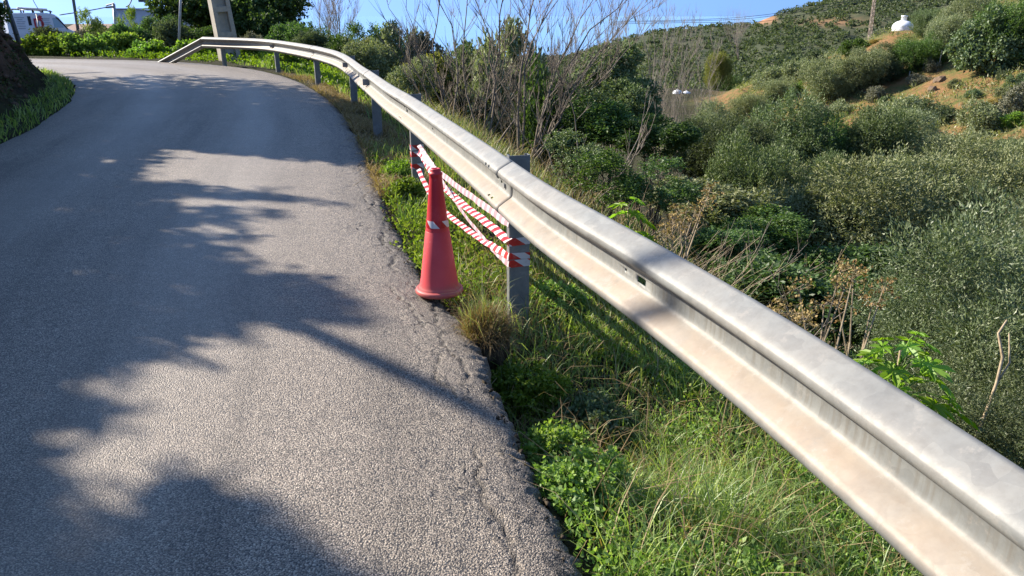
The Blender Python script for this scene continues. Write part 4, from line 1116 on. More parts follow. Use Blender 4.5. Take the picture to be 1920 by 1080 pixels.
# bank undergrowth seen at the left margin
plant_px2 = None
def plant_px(key, name, label, cat, u, v, t, rx, rz, group=None, mat=None, tmat='bark'):
    """crown centred on photograph pixel u, v at depth t, standing on the ground below"""
    p = at(u, v, t); g = gz(p[0], p[1])
    zc = {'olive_near': 1.15, 'tamarisk': 1.15, 'bush': .85, 'scrub': .7, 'broad': 1.1, 'sparse': 1.0}[key]
    rx, rz = rx * .92, rz * .92
    lift = max(0.0, p[2] - zc * rz - g)
    return plant(key, name, label, cat, (p[0], p[1], p[2] - zc * rz - lift), (rx, rx, rz), group, mat, None, tmat, lift=lift)
def plant_foot(key, name, label, cat, u, v, wpx, hpx, group=None, mat=None, t=None, tmat='bark'):
    """foot on the ground at photograph pixel u, v; crown wpx wide and hpx tall"""
    P, tt0 = hit(u, v, 8)
    hz = {'olive_near': 2.1, 'tamarisk': 2.15, 'bush': 1.75, 'scrub': 1.5, 'broad': 2.0, 'sparse': 2.0}[key]
    return plant(key, name, label, cat, (P[0], P[1], P[2] - .15), (wpx / 1400 * tt0 / 1.95, wpx / 1400 * tt0 / 1.95, hpx / 1400 * tt0 / hz * 1.25), group, mat, None, tmat, lift=-.22 * hpx / 1400 * tt0)
plant_px('scrub', 'shrub', 'dark shrub overhanging the top left corner above the earth bank', 'shrub', -45, 30, 17.5, .75, .8, mat='deep')
plant_px('scrub', 'shrub', 'dark low shrub on the bank top at the foot of the leaning post', 'shrub', -2, 92, 17.5, .5, .35, mat='scrub')

# ------------------------------------------------------------------ far side of the bend
kind('mallow', [crown_mesh('mallow_crown', 141 + i, (1, 1, .8), .6, 420, 8, .25, .17, .14, 7, 1.0, .5) for i in range(3)],
     [trunk_mesh('mallow_stems', 63 + i, 1, (.7, .7, .5), .6, 6, .025) for i in range(2)], 'fresh')
def mallow(lab, u, v, t, rx, h, mat='fresh', grp='leafy weeds along the far side of the bend'):
    p = at(u, v, t); z = gz(p[0], p[1]) - .08
    return plant('mallow', 'leafy_weed', lab, 'weed', (p[0], p[1], z), (rx, rx * .9, h / 1.35), grp, mat)
mw = [(60, 92, 'leftmost leafy green weed clump across the bend, next to the bank end'), (98, 93, 'leafy weed clump across the bend under the van rear'), (135, 92, 'leafy weed clump across the bend below the van front'),
      (172, 92, 'leafy weed clump across the bend below the young fig with yellow leaves'), (208, 94, 'leafy weed clump across the bend between the two young figs'), (240, 94, 'leafy weed clump across the bend below the corrugated shed'),
      (268, 98, 'bright leafy weed clump left of the slim metal pole'), (300, 98, 'bright leafy weed clump at the buried end of the barrier ramp'), (350, 92, 'bright leafy weed clump between slim pole and barrier ramp'),
      (378, 88, 'leafy weed clump behind the top of the barrier ramp'), (398, 100, 'leafy weed clump under the first level barrier span'), (455, 102, 'leafy weed clump right of the concrete pole foot'), (480, 100, 'dark leafy weed clump under the barrier right of the concrete pole'), (535, 108, 'leafy weed clump under the barrier between its far posts')]
for i, (u, v, lab) in enumerate(mw):
    t = 28.2 if u < 250 else (27.0 if u < 360 else 26.2)
    if u > 500: t = 22.5
    mallow(lab, u, v, t, .62, .80 if u < 250 else .62, 'fresh' if (u > 250 and u < 480) else 'weed')
for i, (u, t, rx, h, lab) in enumerate([(95, 31, .9, 1.1, 'dull green shrub under the white van rear'), (145, 31.5, .9, 1.15, 'grey green shrub under the white van front'), (195, 31, .9, 1.05, 'dull green shrub beside the yellow leaved young fig'), (240, 31, 1.0, 1.2, 'dull green shrub in front of the corrugated shed')]):
    p = at(u, 85, t); plant('scrub', 'shrub', lab, 'shrub', (p[0], p[1], gz(p[0], p[1]) - .1), (rx, rx * .7, h / 1.4), None, ['scrub', 'broom', 'scrub', 'bramble'][i])
def fromtop(key, name, lab, cat, u, vtop, t, rx, mat=None, ry=None, grp=None, tmat='bark', sink=.1):
    """plant standing on the ground at bearing u, depth t, whose top reaches pixel row vtop"""
    p = at(u, vtop, t); g = gz(p[0], p[1]) - sink
    hz = {'olive_near': 2.1, 'tamarisk': 2.15, 'bush': 1.75, 'scrub': 1.5, 'broad': 2.0, 'sparse': 2.0, 'mallow': 1.4}[key]
    return plant(key, name, lab, cat, (p[0], p[1], g), (rx, ry or rx, (p[2] - g) / hz), grp, mat, None, tmat)
fromtop('sparse', 'young_fig_tree', 'young fig tree with yellowing leaves in front of the small house', 'fig tree', 160, 4, 34, .6, 'fig')
fromtop('sparse', 'young_fig_tree', 'slim young fig tree with yellowing leaves right of the other fig by the house', 'fig tree', 184, 32, 34, .45, 'fig')
fromtop('sparse', 'young_fig_tree', 'young green fig tree at the corner of the corrugated shed', 'fig tree', 232, 0, 36, .6, 'weed')
fromtop('bush', 'shrub', 'tall dark shrub right of the corrugated shed', 'shrub', 292, 26, 31, 1.05, 'deep')
fromtop('scrub', 'shrub', 'brownish dark shrub just left of the slim metal pole', 'shrub', 318, 38, 30, .8, 'scrub')
fromtop('broad', 'broadleaf_tree', 'dense dark broadleaf tree filling the sky behind the slim metal pole', 'tree', 365, -45, 34, 2.0, 'deep')
fromtop('broad', 'broadleaf_tree', 'dense dark broadleaf tree directly behind the concrete pole', 'tree', 440, -60, 35, 2.2, 'deep')
fromtop('broad', 'broadleaf_tree', 'dark broadleaf tree at the right end of the dense group', 'tree', 512, -25, 34, 1.7, 'deep')
fromtop('bush', 'shrub', 'dark green shrub at the foot of the dense trees behind the concrete pole', 'shrub', 400, 48, 31, 1.2, 'deep')
fromtop('broom' if False else 'scrub', 'shrub', 'silvery grey shrub right of the concrete pole behind the barrier', 'shrub', 470, 50, 29, .6, 'broom')
fromtop('bush', 'shrub', 'green rounded shrub left of the feathery bare tree', 'shrub', 548, 36, 29, 1.05, 'bramble')
fromtop('sparse', 'fig_shrub', 'loose fig shrub under the feathery bare tree', 'fig shrub', 592, 42, 27, .8, 'bramble')
fromtop('sparse', 'fig_shrub', 'tall loose fig shrub at the right foot of the feathery bare tree', 'fig shrub', 645, 28, 25, .75, 'bramble')
fromtop('bush', 'shrub', 'dark shrub behind the curve of the barrier', 'shrub', 655, 72, 22, .7, 'deep')
fromtop('sparse', 'fig_shrub', 'light green fig shrub under the gap of blue sky', 'fig shrub', 712, 28, 22, .7, 'weed')
fromtop('scrub', 'shrub', 'olive green shrub left of the bare stems', 'shrub', 745, 42, 21, .9, 'tamarisk')
fromtop('bush', 'shrub', 'grey green shrub behind the barrier curve', 'shrub', 690, 72, 20, .8, 'tamarisk')
fromtop('scrub', 'shrub', 'olive shrub with yellow tints low behind the first bare stems', 'shrub', 800, 78, 19, .9, 'autumn')
fromtop('bush', 'shrub', 'green shrub low behind the leftmost bare stems', 'shrub', 770, 100, 17.5, .7, 'tamarisk')
fromtop('scrub', 'shrub', 'grey green bushy shrub seen through the bare stems', 'shrub', 950, 38, 17, 1.0, 'tamarisk')
fromtop('scrub', 'shrub', 'dull olive shrub seen low through the bare stems', 'shrub', 900, 88, 18, 1.0, 'scrub')
fromtop('scrub', 'shrub', 'rust brown shrub at the base of the central bare stems', 'shrub', 1005, 92, 14.2, .5, 'scrub')
fromtop('scrub', 'shrub', 'dark tangled shrub under the central bare stems', 'shrub', 1040, 118, 13.6, .7, 'deep')

fromtop('bush', 'shrub', 'olive shrub filling the gap left of the feathery bare tree', 'shrub', 575, 60, 25, 1.0, 'scrub')
fromtop('bush', 'shrub', 'dull green shrub behind the tall loose fig shrub', 'shrub', 625, 62, 27, 1.1, 'ivy')
fromtop('bush', 'shrub', 'grey green shrub between the two loose figs and the blue gap', 'shrub', 680, 60, 24, .9, 'tamarisk')
fromtop('scrub', 'shrub', 'dull shrub just under the blue gap of sky', 'shrub', 735, 70, 23, .9, 'ivy')
fromtop('scrub', 'shrub', 'grey shrub low behind the leftmost bare stems and olive shrub', 'shrub', 790, 62, 21, .8, 'broom')
fromtop('scrub', 'shrub', 'dull shrub low between the bare trees', 'shrub', 860, 80, 19, .8, 'ivy')
# bare multi-stem shrubs
def bare_shrub(name, lab, base, stems, seed, mat='twig', twig_n=10, r0=.035, twl=.9, droop=0.0, fine=3):
    """stems: list of tip points; base, tips are world positions"""
    rng = random.Random(seed); b = Vector(base)
    root = empty(name, base); tag(root, lab, 'bare tree' if 'tree' in name else 'bare shrub')
    S1, S2 = MB(), MB()
    for tip in stems:
        e = Vector(tip) - b; P = []
        bow = Vector((rng.uniform(-.12, .12), rng.uniform(-.12, .12), 0)) * e.length
        for k in range(9):
            q = k / 8
            p = Vector((e.x * q ** 1.05, e.y * q ** 1.05, e.z * q ** .97)) + bow * math.sin(q * math.pi) + Vector((rng.uniform(-1, 1), rng.uniform(-1, 1), rng.uniform(-1, 1))) * .018 * e.length
            P.append(p)
        P[0] = Vector((rng.uniform(-.06, .06), rng.uniform(-.06, .06), -.2))
        r = r0 * rng.uniform(.7, 1.15)
        S1.tube(P, [r * (1 - .85 * k / 8) for k in range(9)], 5)
        for j in range(twig_n):
            k = rng.uniform(2.0, 8); i = int(min(7, k)); s = P[i].lerp(P[i + 1], k - i)
            d = (P[i + 1] - P[i]).normalized()
            d2 = (d + Vector((rng.uniform(-1, 1), rng.uniform(-1, 1), rng.uniform(-.2, .7))) * .95).normalized()
            L = twl * rng.uniform(.4, 1.2) * (1.15 - k / 12)
            c = [s]
            for m in range(3):
                d2 = (d2 + Vector((rng.uniform(-.25, .25), rng.uniform(-.25, .25), .12 - droop))).normalized(); c.append(c[-1] + d2 * L / 3)
            rr_ = r * .30 * (1.1 - k / 9)
            S2.tube(c, [rr_ + .003, rr_ * .7 + .002, rr_ * .5 + .0015, .0015], 3, False)
            for f in range(fine):
                s2 = c[1 + rng.randrange(2)].lerp(c[2], rng.random()); d3 = (d2 + Vector((rng.uniform(-1, 1), rng.uniform(-1, 1), rng.uniform(-.3, .9))) * .6).normalized(); L2 = L * rng.uniform(.25, .6)
                S2.tube([s2, s2 + d3 * L2 * .5 + Vector((0, 0, .02)), s2 + d3 * L2 + Vector((0, 0, .06 - droop * .3))], [.004, .003, .0015], 3, False)
    S1.build('stems', M[mat], root, True); S2.build('twigs', M[mat], root)['kind'] = 'stuff'
    return root
def tips(L, t): return [at(u, v, t + (i % 3 - 1) * .7) for i, (u, v) in enumerate(L)]
p = at(985, 176, 12.6); bb = (p[0], p[1], gz(p[0], p[1]))
bare_shrub('bare_tree', 'largest bare grey tree with fan of leafless stems right of centre', bb, tips([(1022, -90), (1085, -70), (1140, -60), (1195, -40), (1235, -15), (1240, 30), (1160, 60), (1120, 105)], 12.6), 3, twig_n=13, r0=.027, twl=1.25, fine=6)
p = at(905, 178, 13.2); bb = (p[0], p[1], gz(p[0], p[1]))
bare_shrub('bare_tree', 'bare grey tree with upright leafless stems, middle of the three', bb, tips([(945, -120), (868, -70), (975, -60), (1040, -30), (905, -140), (1085, 30)], 13.2), 5, twig_n=10, r0=.023, twl=1.15, fine=5)
p = at(850, 160, 14.2); bb = (p[0], p[1], gz(p[0], p[1]))
bare_shrub('bare_tree', 'bare grey tree with stems leaning left, leftmost of the three', bb, tips([(720, -25), (752, -60), (792, -70), (835, -80), (735, 40), (760, 90)], 14.2), 7, twig_n=10, r0=.023, twl=1.15, fine=5)
p = at(1100, 215, 11.0); bb = (p[0], p[1], gz(p[0], p[1]))
bare_shrub('dead_branches', 'fallen pale dead branches lying in the grass below the bare trees', bb, tips([(930, 185), (1010, 165), (1215, 178), (1250, 190), (1060, 150)], 11.0), 9, 'pale_twig', 6, .018, .6)
for i, (u, v0, t, L, lab) in enumerate([(622, 90, 31, [(590, -30), (605, -45), (622, -50), (640, -45), (655, -30), (612, -20), (635, -10), (668, 0)], 'feathery pale bare tree against the sky behind the barrier curve'),
                                   (1105, 130, 19, [(1065, -20), (1085, -40), (1105, -40), (1125, -40), (1150, -30), (1160, 0), (1075, 20)], 'feathery grey bare tree just behind the largest bare tree'),
                                   (1200, 150, 21, [(1175, -10), (1195, -25), (1215, -20), (1232, -5), (1245, 20), (1180, 40)], 'feathery grey bare tree right of the largest bare tree'),
                                   (1275, 160, 26, [(1240, 40), (1255, 18), (1270, 8), (1285, 25), (1300, 45), (1262, 30)], 'small feathery bare tree against the far dark hill'),
                                   (1310, 185, 30, [(1285, 70), (1300, 55), (1318, 50), (1335, 60), (1350, 80)], 'pale leafless tree just left of the yellowish tree'),
                                   (1385, 110, 90, [(1362, 50), (1375, 45), (1388, 42), (1400, 50)], 'tiny pale leafless tree high on the far dark hill')]):
    p = at(u, v0, t); g = gz(p[0], p[1]) if t < 80 else p[2]
    bare_shrub('feathery_bare_tree', lab, (p[0], p[1], min(g, p[2])), tips(L, t), 20 + i, 'pale_twig', 26, .022 * (t / 20) ** .5, 1.0 * (t / 22), -.12, 4)
# dense mid-height twiggy thicket behind the bush
for i, (u, v, t, lab) in enumerate([(1075, 145, 15.5, 'brown twiggy thicket behind the largest bare tree'), (1235, 160, 17, 'grey twiggy thicket right of the round ivy bush'), (880, 150, 14.8, 'brown twiggy thicket under the leftmost bare stems'), (960, 160, 13.8, 'grey brown twiggy thicket between the bare tree bases')]):
    p = at(u, v + 60, t); g = gz(p[0], p[1]); rng_ = random.Random(40 + i)
    bare_shrub('twiggy_thicket', lab, (p[0], p[1], min(g, p[2])), [at(u + rng_.uniform(-60, 60), v - rng_.uniform(0, 55), t + rng_.uniform(-.8, .8)) for _ in range(10)], 50 + i, 'twig', 9, .012, .55, 0, 3)

# bushes and trees on the near valley side
plant_px('bush', 'ivy_bush', 'round green leafy bush right of the largest bare tree', 'bush', 1152, 160, 14.5, .95, .95, mat='ivy')
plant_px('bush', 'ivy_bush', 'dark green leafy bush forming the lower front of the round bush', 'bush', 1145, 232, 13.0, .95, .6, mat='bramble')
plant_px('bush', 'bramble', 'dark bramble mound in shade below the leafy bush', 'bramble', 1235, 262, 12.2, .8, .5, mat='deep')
plant_px('bush', 'ivy_bush', 'mid part of the leafy bush beside the fallen pale branches', 'bush', 1180, 208, 13.8, .7, .7, mat='ivy')
plant_px('sparse', 'ivy_bush', 'loose leafy bush at the left foot of the round bush', 'bush', 1115, 215, 13.2, .7, .6, mat='ivy')
plant_px('sparse', 'bramble', 'green bramble mound above the slotted splice of the barrier', 'bramble', 1085, 290, 9.5, .55, .4, mat='ivy')
plant_px('sparse', 'bramble', 'broad green bramble mound behind the middle of the barrier', 'bramble', 1140, 335, 9.0, .6, .4, mat='bramble')
plant_px('sparse', 'bramble', 'low dark bramble mound above the castor plant', 'bramble', 1225, 345, 9.4, .65, .42, mat='deep')
plant_px('scrub', 'shrub', 'dusky shrub in the shade right of the castor plant', 'shrub', 1330, 370, 10.5, .9, .5, mat='tamarisk')
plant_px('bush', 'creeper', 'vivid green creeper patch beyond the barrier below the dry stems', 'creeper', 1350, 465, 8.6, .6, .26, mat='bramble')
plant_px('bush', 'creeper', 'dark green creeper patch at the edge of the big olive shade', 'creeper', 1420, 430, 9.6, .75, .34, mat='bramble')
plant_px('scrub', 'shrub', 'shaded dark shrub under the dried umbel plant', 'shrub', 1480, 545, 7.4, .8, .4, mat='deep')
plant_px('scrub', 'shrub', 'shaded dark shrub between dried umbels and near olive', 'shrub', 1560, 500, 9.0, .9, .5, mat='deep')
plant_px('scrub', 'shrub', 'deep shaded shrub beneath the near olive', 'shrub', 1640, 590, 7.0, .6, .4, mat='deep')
T_ = [('tamarisk', 1600, 418, 13.5, 1.45, 1.3, None, 'large grey green tamarisk in the middle of the valley'),
      ('tamarisk', 1500, 405, 14.5, 1.0, 1.2, None, 'grey green tamarisk at the left of the middle group'),
      ('tamarisk', 1715, 395, 14.5, 1.2, 1.3, None, 'grey green tamarisk at the right of the middle group'),
      ('tamarisk', 1540, 350, 16.0, .7, .8, 'ivy', 'greener tamarisk top rising behind the left of the middle group'),
      ('tamarisk', 1840, 345, 16.5, 1.35, 1.25, None, 'silvery tamarisk near the right edge above the olive'),
      ('tamarisk', 1935, 335, 17.5, 1.1, 1.1, None, 'silvery tamarisk cut by the right edge of the view'),
      ('tamarisk', 1800, 415, 13.5, .65, .8, 'olive', 'grey tamarisk between the middle group and the silvery ones'),
      ('tamarisk', 1415, 345, 15.5, 1.0, 1.4, 'ivy', 'tall dull green tamarisk beside the shaded slope'),
      ('tamarisk', 1370, 300, 18.0, 1.2, 1.2, 'scrub', 'grey green tree at the left end of the valley trees'),
      ('tamarisk', 1475, 270, 23.0, 1.5, 1.6, 'ivy', 'bright green tree left of the dark valley gap'),
      ('tamarisk', 1563, 282, 23.0, 1.2, 1.4, 'bramble', 'deep green tree over the dark valley gap'),
      ('tamarisk', 1640, 280, 22.5, 1.2, 1.5, 'ivy', 'dark green tree right of the dark valley gap'),
      ('tamarisk', 1715, 274, 25.0, 1.3, 1.2, 'tamarisk', 'olive green tree in front of the orange slope'),
      ('tamarisk', 1795, 290, 22.0, 1.1, 1.0, 'tamarisk', 'olive green tree under the golden shrub'),
      ('tamarisk', 1890, 300, 21.0, .9, .7, 'ivy', 'pale olive tree under the brown thicket at the right'),
      ('tamarisk', 1345, 252, 27.0, 1.2, 1.2, 'tamarisk', 'small pale green tree under the white valley tanks'),
      ('scrub', 1270, 268, 25.0, 1.1, .9, 'tamarisk', 'pale shrub behind the shaded bramble mound'),
      ('tamarisk', 1405, 215, 36.0, 1.2, 1.1, 'tamarisk', 'rounded grey green tree below the yellowish tree'),
      ('tamarisk', 1310, 285, 19.0, .9, .9, 'scrub', 'dull green tree directly right of the dark bramble mound')]
for key, u, v, t, rx, rz, mat, lab in T_:
    plant_px(key, 'tamarisk_tree' if key == 'tamarisk' else ('olive_tree' if 'olive' in key else 'shrub'), lab, 'tree' if key != 'scrub' else 'shrub', u, v, t, rx, rz, 'trees on the valley floor', mat)
plant_px('olive_near', 'olive_tree', 'nearest olive tree with silvery leaves at the right edge behind the barrier', 'olive tree', 1870, 590, 5.7, .9, .95)
plant_px('olive_near', 'olive_tree', 'low olive tree left of the nearest olive, tips reaching into the shade', 'olive tree', 1715, 630, 6.2, .62, .62)
plant_px('olive_near', 'olive_tree', 'olive tree top just above the nearest olive at the right edge', 'olive tree', 1940, 480, 8.0, .75, .75)
plant_px('olive_near', 'olive_tree', 'small olive tree top at the lower right corner behind the barrier', 'olive tree', 1960, 820, 4.6, .45, .4)
plant_px('olive_near', 'olive_tree', 'dark olive tree in the shade under the nearest olive', 'olive tree', 1800, 760, 5.2, .6, .5, mat='olive')

# shrubs on the orange slope across the valley
H_ = [('scrub', 1660, 200, 34, 22, 'ivy', 'small green shrub alone on the lower orange slope'), ('scrub', 1790, 165, 30, 20, 'tamarisk', 'small grey shrub right of the largest outcrop'), ('scrub', 1825, 180, 36, 22, 'ivy', 'small green shrub left of the golden shrub'), ('scrub', 1880, 180, 34, 22, 'tamarisk', 'small pale shrub above the golden shrub'), ('scrub', 1905, 160, 40, 26, 'ivy', 'small green shrub at the right edge above the dry thicket'), ('scrub', 1640, 185, 40, 26, 'broom', 'dry grey shrub below the dark end of the slope group'), ('scrub', 1575, 215, 60, 36, 'tamarisk', 'pale shrub on the low orange earth above the deep green tree'), ('tamarisk', 1555, 188, 105, 95, None, 'large grey green shrub at the left of the slope group'), ('tamarisk', 1612, 172, 95, 82, None, 'large grey green shrub in the middle of the slope group'), ('tamarisk', 1655, 150, 75, 66, 'scrub', 'darker shrub at the right of the slope group'),
      ('tamarisk', 1458, 190, 70, 52, None, 'rounded shrub at the left foot of the orange slope'), ('scrub', 1490, 150, 60, 40, 'tamarisk', 'pale shrub on the ridge left of the slope group'), ('scrub', 1602, 97, 58, 26, 'bramble', 'flat green shrub on the ridge under the lattice mast'),
      ('tamarisk', 1712, 132, 90, 74, 'bramble', 'green rounded shrub right below the white tank'), ('tamarisk', 1772, 112, 85, 84, None, 'grey green tall shrub below the tank shoulder'), ('broad', 1840, 135, 115, 115, 'ivy', 'dark green tree at the upper right of the slope'),
      ('tamarisk', 1898, 118, 130, 140, 'bramble', 'largest dark green tree at the top right corner'), ('tamarisk', 1742, 66, 70, 50, 'ivy', 'green shrub touching the right of the white tank'), ('tamarisk', 1802, 70, 95, 80, None, 'pale green shrub on the skyline right of the tank'),
      ('scrub', 1856, 214, 40, 34, 'golden', 'golden yellow shrub on the right of the slope'), ('scrub', 1905, 208, 70, 54, 'broom', 'brown grey dry shrub at the right edge of the slope'), ('scrub', 1690, 222, 100, 44, 'tamarisk', 'low grey green shrub in the middle foot of the slope'),
      ('scrub', 1755, 228, 90, 50, 'scrub', 'low dull shrub under the rock outcrop'), ('scrub', 1880, 148, 26, 20, 'scrub', 'small dark shrub alone on the bare orange earth'), ('scrub', 1806, 130, 26, 18, 'deep', 'small dark shrub beside the tallest stake'),
      ('scrub', 1745, 132, 34, 28, 'broom', 'dry pale shrub left of the tallest stake'), ('scrub', 1645, 78, 30, 10, 'golden', 'small golden shrub at the foot of the lattice mast'), ('scrub', 1490, 175, 30, 24, 'fresh', 'small bright green shrub left of the slope group'),
      ('scrub', 1520, 130, 60, 34, 'scrub', 'dull shrub on the ridge line below the dark hill'), ('scrub', 1440, 160, 60, 36, 'tamarisk', 'pale shrub on the ridge at the dark hill foot'), ('scrub', 1725, 155, 44, 24, 'broom', 'pale dry shrub beside the reddish rock ledge'),
      ('scrub', 1840, 235, 80, 50, 'tamarisk', 'olive shrub below the golden shrub'), ('scrub', 1900, 235, 60, 30, 'fresh', 'bright yellow green shrub at the right edge of the slope'), ('scrub', 1530, 225, 70, 36, 'tamarisk', 'pale shrub at the very foot of the orange slope'), ('scrub', 1430, 205, 60, 40, 'scrub', 'dull shrub at the far left foot of the slope')]
for key, u, v, w, h, mat, lab in H_:
    plant_foot(key, 'hillside_shrub', lab, 'shrub', u, v, w, h, 'shrubs on the slope across the valley', mat)
p = at(1342, 184, 110)
o = plant('tamarisk', 'poplar_tree', 'yellowing upright tree standing at the foot of the dark hill', 'tree', (p[0], p[1], p[2]), (2.0, 2.0, 3.1), None, 'autumn', 0)
p = at(1372, 188, 112)
plant('tamarisk', 'hillside_tree', 'dark green tree beside the yellowing tree at the hill foot', 'tree', (p[0], p[1], p[2]), (2.2, 2.2, 1.6), None, 'deep', 0)

# far hillside scrub: nobody could count it
rng = np.random.default_rng(77)
n = 20000
uu_ = rng.uniform(-100, 2200, n); ty = 118 + 235 * rng.random(n) ** .8
X = (uu_ - 960) / (FPX * .99) * ty; Z = hill_z(X, ty)
den = fbm(X / 30, ty / 30, 3) + .25 * (ty < 240)
k = (rng.random(n) < .62 + 1.6 * den - .25 * (ty > 300))
pu_, pv_, _ = project(np.stack([X, ty, Z], -1)); k &= (((pu_ - 1432) / 26) ** 2 + ((pv_ - 36) / 12) ** 2) > 1
X, ty, Z = X[k], ty[k], Z[k]; n = len(X)
Rr = rng.uniform(.5, 1.9, n) * (.7 + .5 * (ty < 200))
per = 30
d = unit(rng.normal(size=(n, per, 3)) + np.array([0, 0, .25]))
P = np.stack([X, ty, Z + Rr * .35], -1)[:, None, :] + d * (Rr[:, None] * (.65 + .4 * rng.random((n, per))))[..., None] * np.array([1, 1, .8])
V, Q = leaf_quads(rng, P.reshape(-1, 3), unit(d + .6 * rng.normal(size=d.shape)).reshape(-1, 3), .8, .62)
tag(link('hillside_scrub', mesh_np('hillside_scrub', V, Q), M['scrub']), kind='stuff')

# low herbs and tufts on the orange slope
rng = np.random.default_rng(78); n = 16000
x = rng.uniform(12, 60, n); y = rng.uniform(30, 84, n); z, hl, _, _, _ = ground_z(x, y, True)
k = (hl > .3) & (fbm(x / 5, y / 5, 3) > -.12); x, y, z = x[k], y[k], z[k]
pu, pv, pf = project(np.stack([x, y, z], -1)); k = (pu > 1380) & (pu < 2060); P = np.stack([x, y, z], -1)[k]
V, Q = spray_leaves(rng, P, unit(np.array([0, 0, 1.0]) + .4 * rng.normal(size=P.shape)), 5, .3, .26, .07, .8, .12)
tag(link('slope_grass', mesh_np('slope_grass', V, Q), M['tallgrass']), kind='stuff')

# ------------------------------------------------------------------ verge and slope cover
def scatter(rng, n, x0, x1, y0, y1, d0, d1, dens=None):
    x = rng.uniform(x0, x1, n); y = rng.uniform(y0, y1, n)
    z, _, _, dR, dL = ground_z(x, y, True)
    k = (dR > d0) & (dR < d1)
    if dens is not None: k &= rng.random(n) < dens(x, y, dR)
    return np.stack([x, y, z], -1)[k], dR[k]
rng = np.random.default_rng(91)
BL = []
# nearest turf between road and barrier
P, dR = scatter(rng, 60000, -.3, 2.4, .6, 4.2, .14, 1.9, lambda x, y, d: .25 + .75 * sstep(-.12, .18, fbm(x * 1.6, y * 1.6, 3)) * sstep(.1, .35, d) * (1 - .97 * np.exp(-((y - 3.1) / .5) ** 4) * (1 - sstep(.6, 1.0, d))))
BL.append(blades(rng, P, rng.uniform(.07, .26, len(P)) * (.6 + .8 * vnoise(P[:, 0] * 2.5, P[:, 1] * 2.5)), .0046, .75, .8))
P, dR = scatter(rng, 26000, -2.2, 3.4, 4.0, 9.5, .1, 2.6, lambda x, y, d: .8 * sstep(-.2, .12, fbm(x * 1.3, y * 1.3, 3)) * (1 - .9 * (y < 4.3) * (d < .6)))
BL.append(blades(rng, P, rng.uniform(.08, .26, len(P)), .007, .7, .8))
P, dR = scatter(rng, 22000, -9.0, .5, 9.0, 24, .45, 2.6, lambda x, y, d: .9 * sstep(-.2, .1, fbm(x, y, 3)))
BL.append(blades(rng, P, rng.uniform(.08, .28, len(P)), .014, .6, .7))
V, Q, T3 = join_blades(BL)
tag(link('verge_grass', mesh_np('verge_grass', V, Q, T3), M['grass']), kind='stuff')
# tall yellowing grass behind the barrier
BL = []
P, dR = scatter(rng, 52000, -5, 4.5, 3.0, 19, .9, 5.5, lambda x, y, d: sstep(-.16, .12, fbm(x * .8 + 5, y * .8, 3)) * (1 - .75 * sstep(2.2, 3.6, x) * (y < 10)))
BL.append(blades(rng, P, rng.uniform(.18, .55, len(P)), .010, .55, .9))
V, Q, T3 = join_blades(BL)
tag(link('tall_grass', mesh_np('tall_grass', V, Q, T3), M['tallgrass']), kind='stuff')
# straw: thatch along the asphalt, stray stalks
BL = []
P, dR = scatter(rng, 90000, -7, -.6, 5.9, 20, .02, .75, lambda x, y, d: sstep(-.2, .06, fbm(x * 1.1 + 9, y * 1.1, 3)))
P[:, 2] += .01; BL.append(blades(rng, P, rng.uniform(.05, .16, len(P)), .008, 1.6, 1.2))
P, dR = scatter(rng, 50000, -4, -.9, 6.2, 14, .02, .6, lambda x, y, d: sstep(-.1, .06, fbm(x * 1.6 + 9, y * 1.6 + 4, 3)))
P[:, 2] += .05; BL.append(blades(rng, P, rng.uniform(.05, .13, len(P)), .008, 1.7, 1.3))
P, dR = scatter(rng, 6500, -.4, 2.6, .8, 6, .15, 2.6); BL.append(blades(rng, P, rng.uniform(.1, .36, len(P)), .0038, 1.3, .9))
P, dR = scatter(rng, 2600, -2, 5, 6, 15, .8, 5.5); BL.append(blades(rng, P, rng.uniform(.3, .8, len(P)), .008, .7, .7))
P, dR = scatter(rng, 5000, -1.0, .4, 2.3, 4.6, .1, .75, lambda x, y, d: .5 + 0 * x); BL.append(blades(rng, P, rng.uniform(.05, .2, len(P)), .004, 1.5, 1.1))
V, Q, T3 = join_blades(BL)
tag(link('dry_grass', mesh_np('dry_grass', V, Q, T3), M['straw']), kind='stuff')
# leafy ground weeds: sprays of small round leaflets
def weeds(name, mat, P, per, slen, ll, lw, up=.6):
    D = unit(np.array([0, 0, 1.0]) + .55 * rng.normal(size=P.shape))
    V, Q = spray_leaves(rng, P, D, per, slen, ll, lw, 1.1, .02, up)
    tag(link(name, mesh_np(name, V, Q), M[mat]), kind='stuff')
P, dR = scatter(rng, 9000, -.5, 1.5, .8, 3.4, .10, 1.4, lambda x, y, d: np.clip(sstep(.0, .15, fbm(x * 2.2 + 3, y * 2.2, 3)) + .8 * np.exp(-(d - .2) ** 2 / .03) * (1 - np.exp(-((y - 3.2) / .5) ** 2)), 0, 1) * (1 - .97 * np.exp(-((y - 3.1) / .5) ** 4) * (1 - sstep(.6, 1.0, d))))
weeds('clover_weeds', 'weed', P, 9, .12, .022, .016)
P, dR = scatter(rng, 9000, -1.8, 2.5, 3.3, 8.5, .06, 2.4, lambda x, y, d: sstep(-.08, .12, fbm(x * 2 + 13, y * 2, 3)))
weeds('verge_weeds', 'weed', P, 9, .13, .032, .022)
P, dR = scatter(rng, 14000, -6, 6, 5, 18, 2.0, 9.5, lambda x, y, d: sstep(-.12, .1, fbm(x * .9 + 23, y * .9, 3)))
weeds('slope_weeds', 'bramble', P, 11, .28, .055, .035)
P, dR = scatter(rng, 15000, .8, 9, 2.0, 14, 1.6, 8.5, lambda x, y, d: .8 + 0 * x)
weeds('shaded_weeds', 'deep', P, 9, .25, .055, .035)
P, dR = scatter(rng, 6000, -16, -3, 15, 27.5, .5, 3.0, lambda x, y, d: .9 * (d > .55))
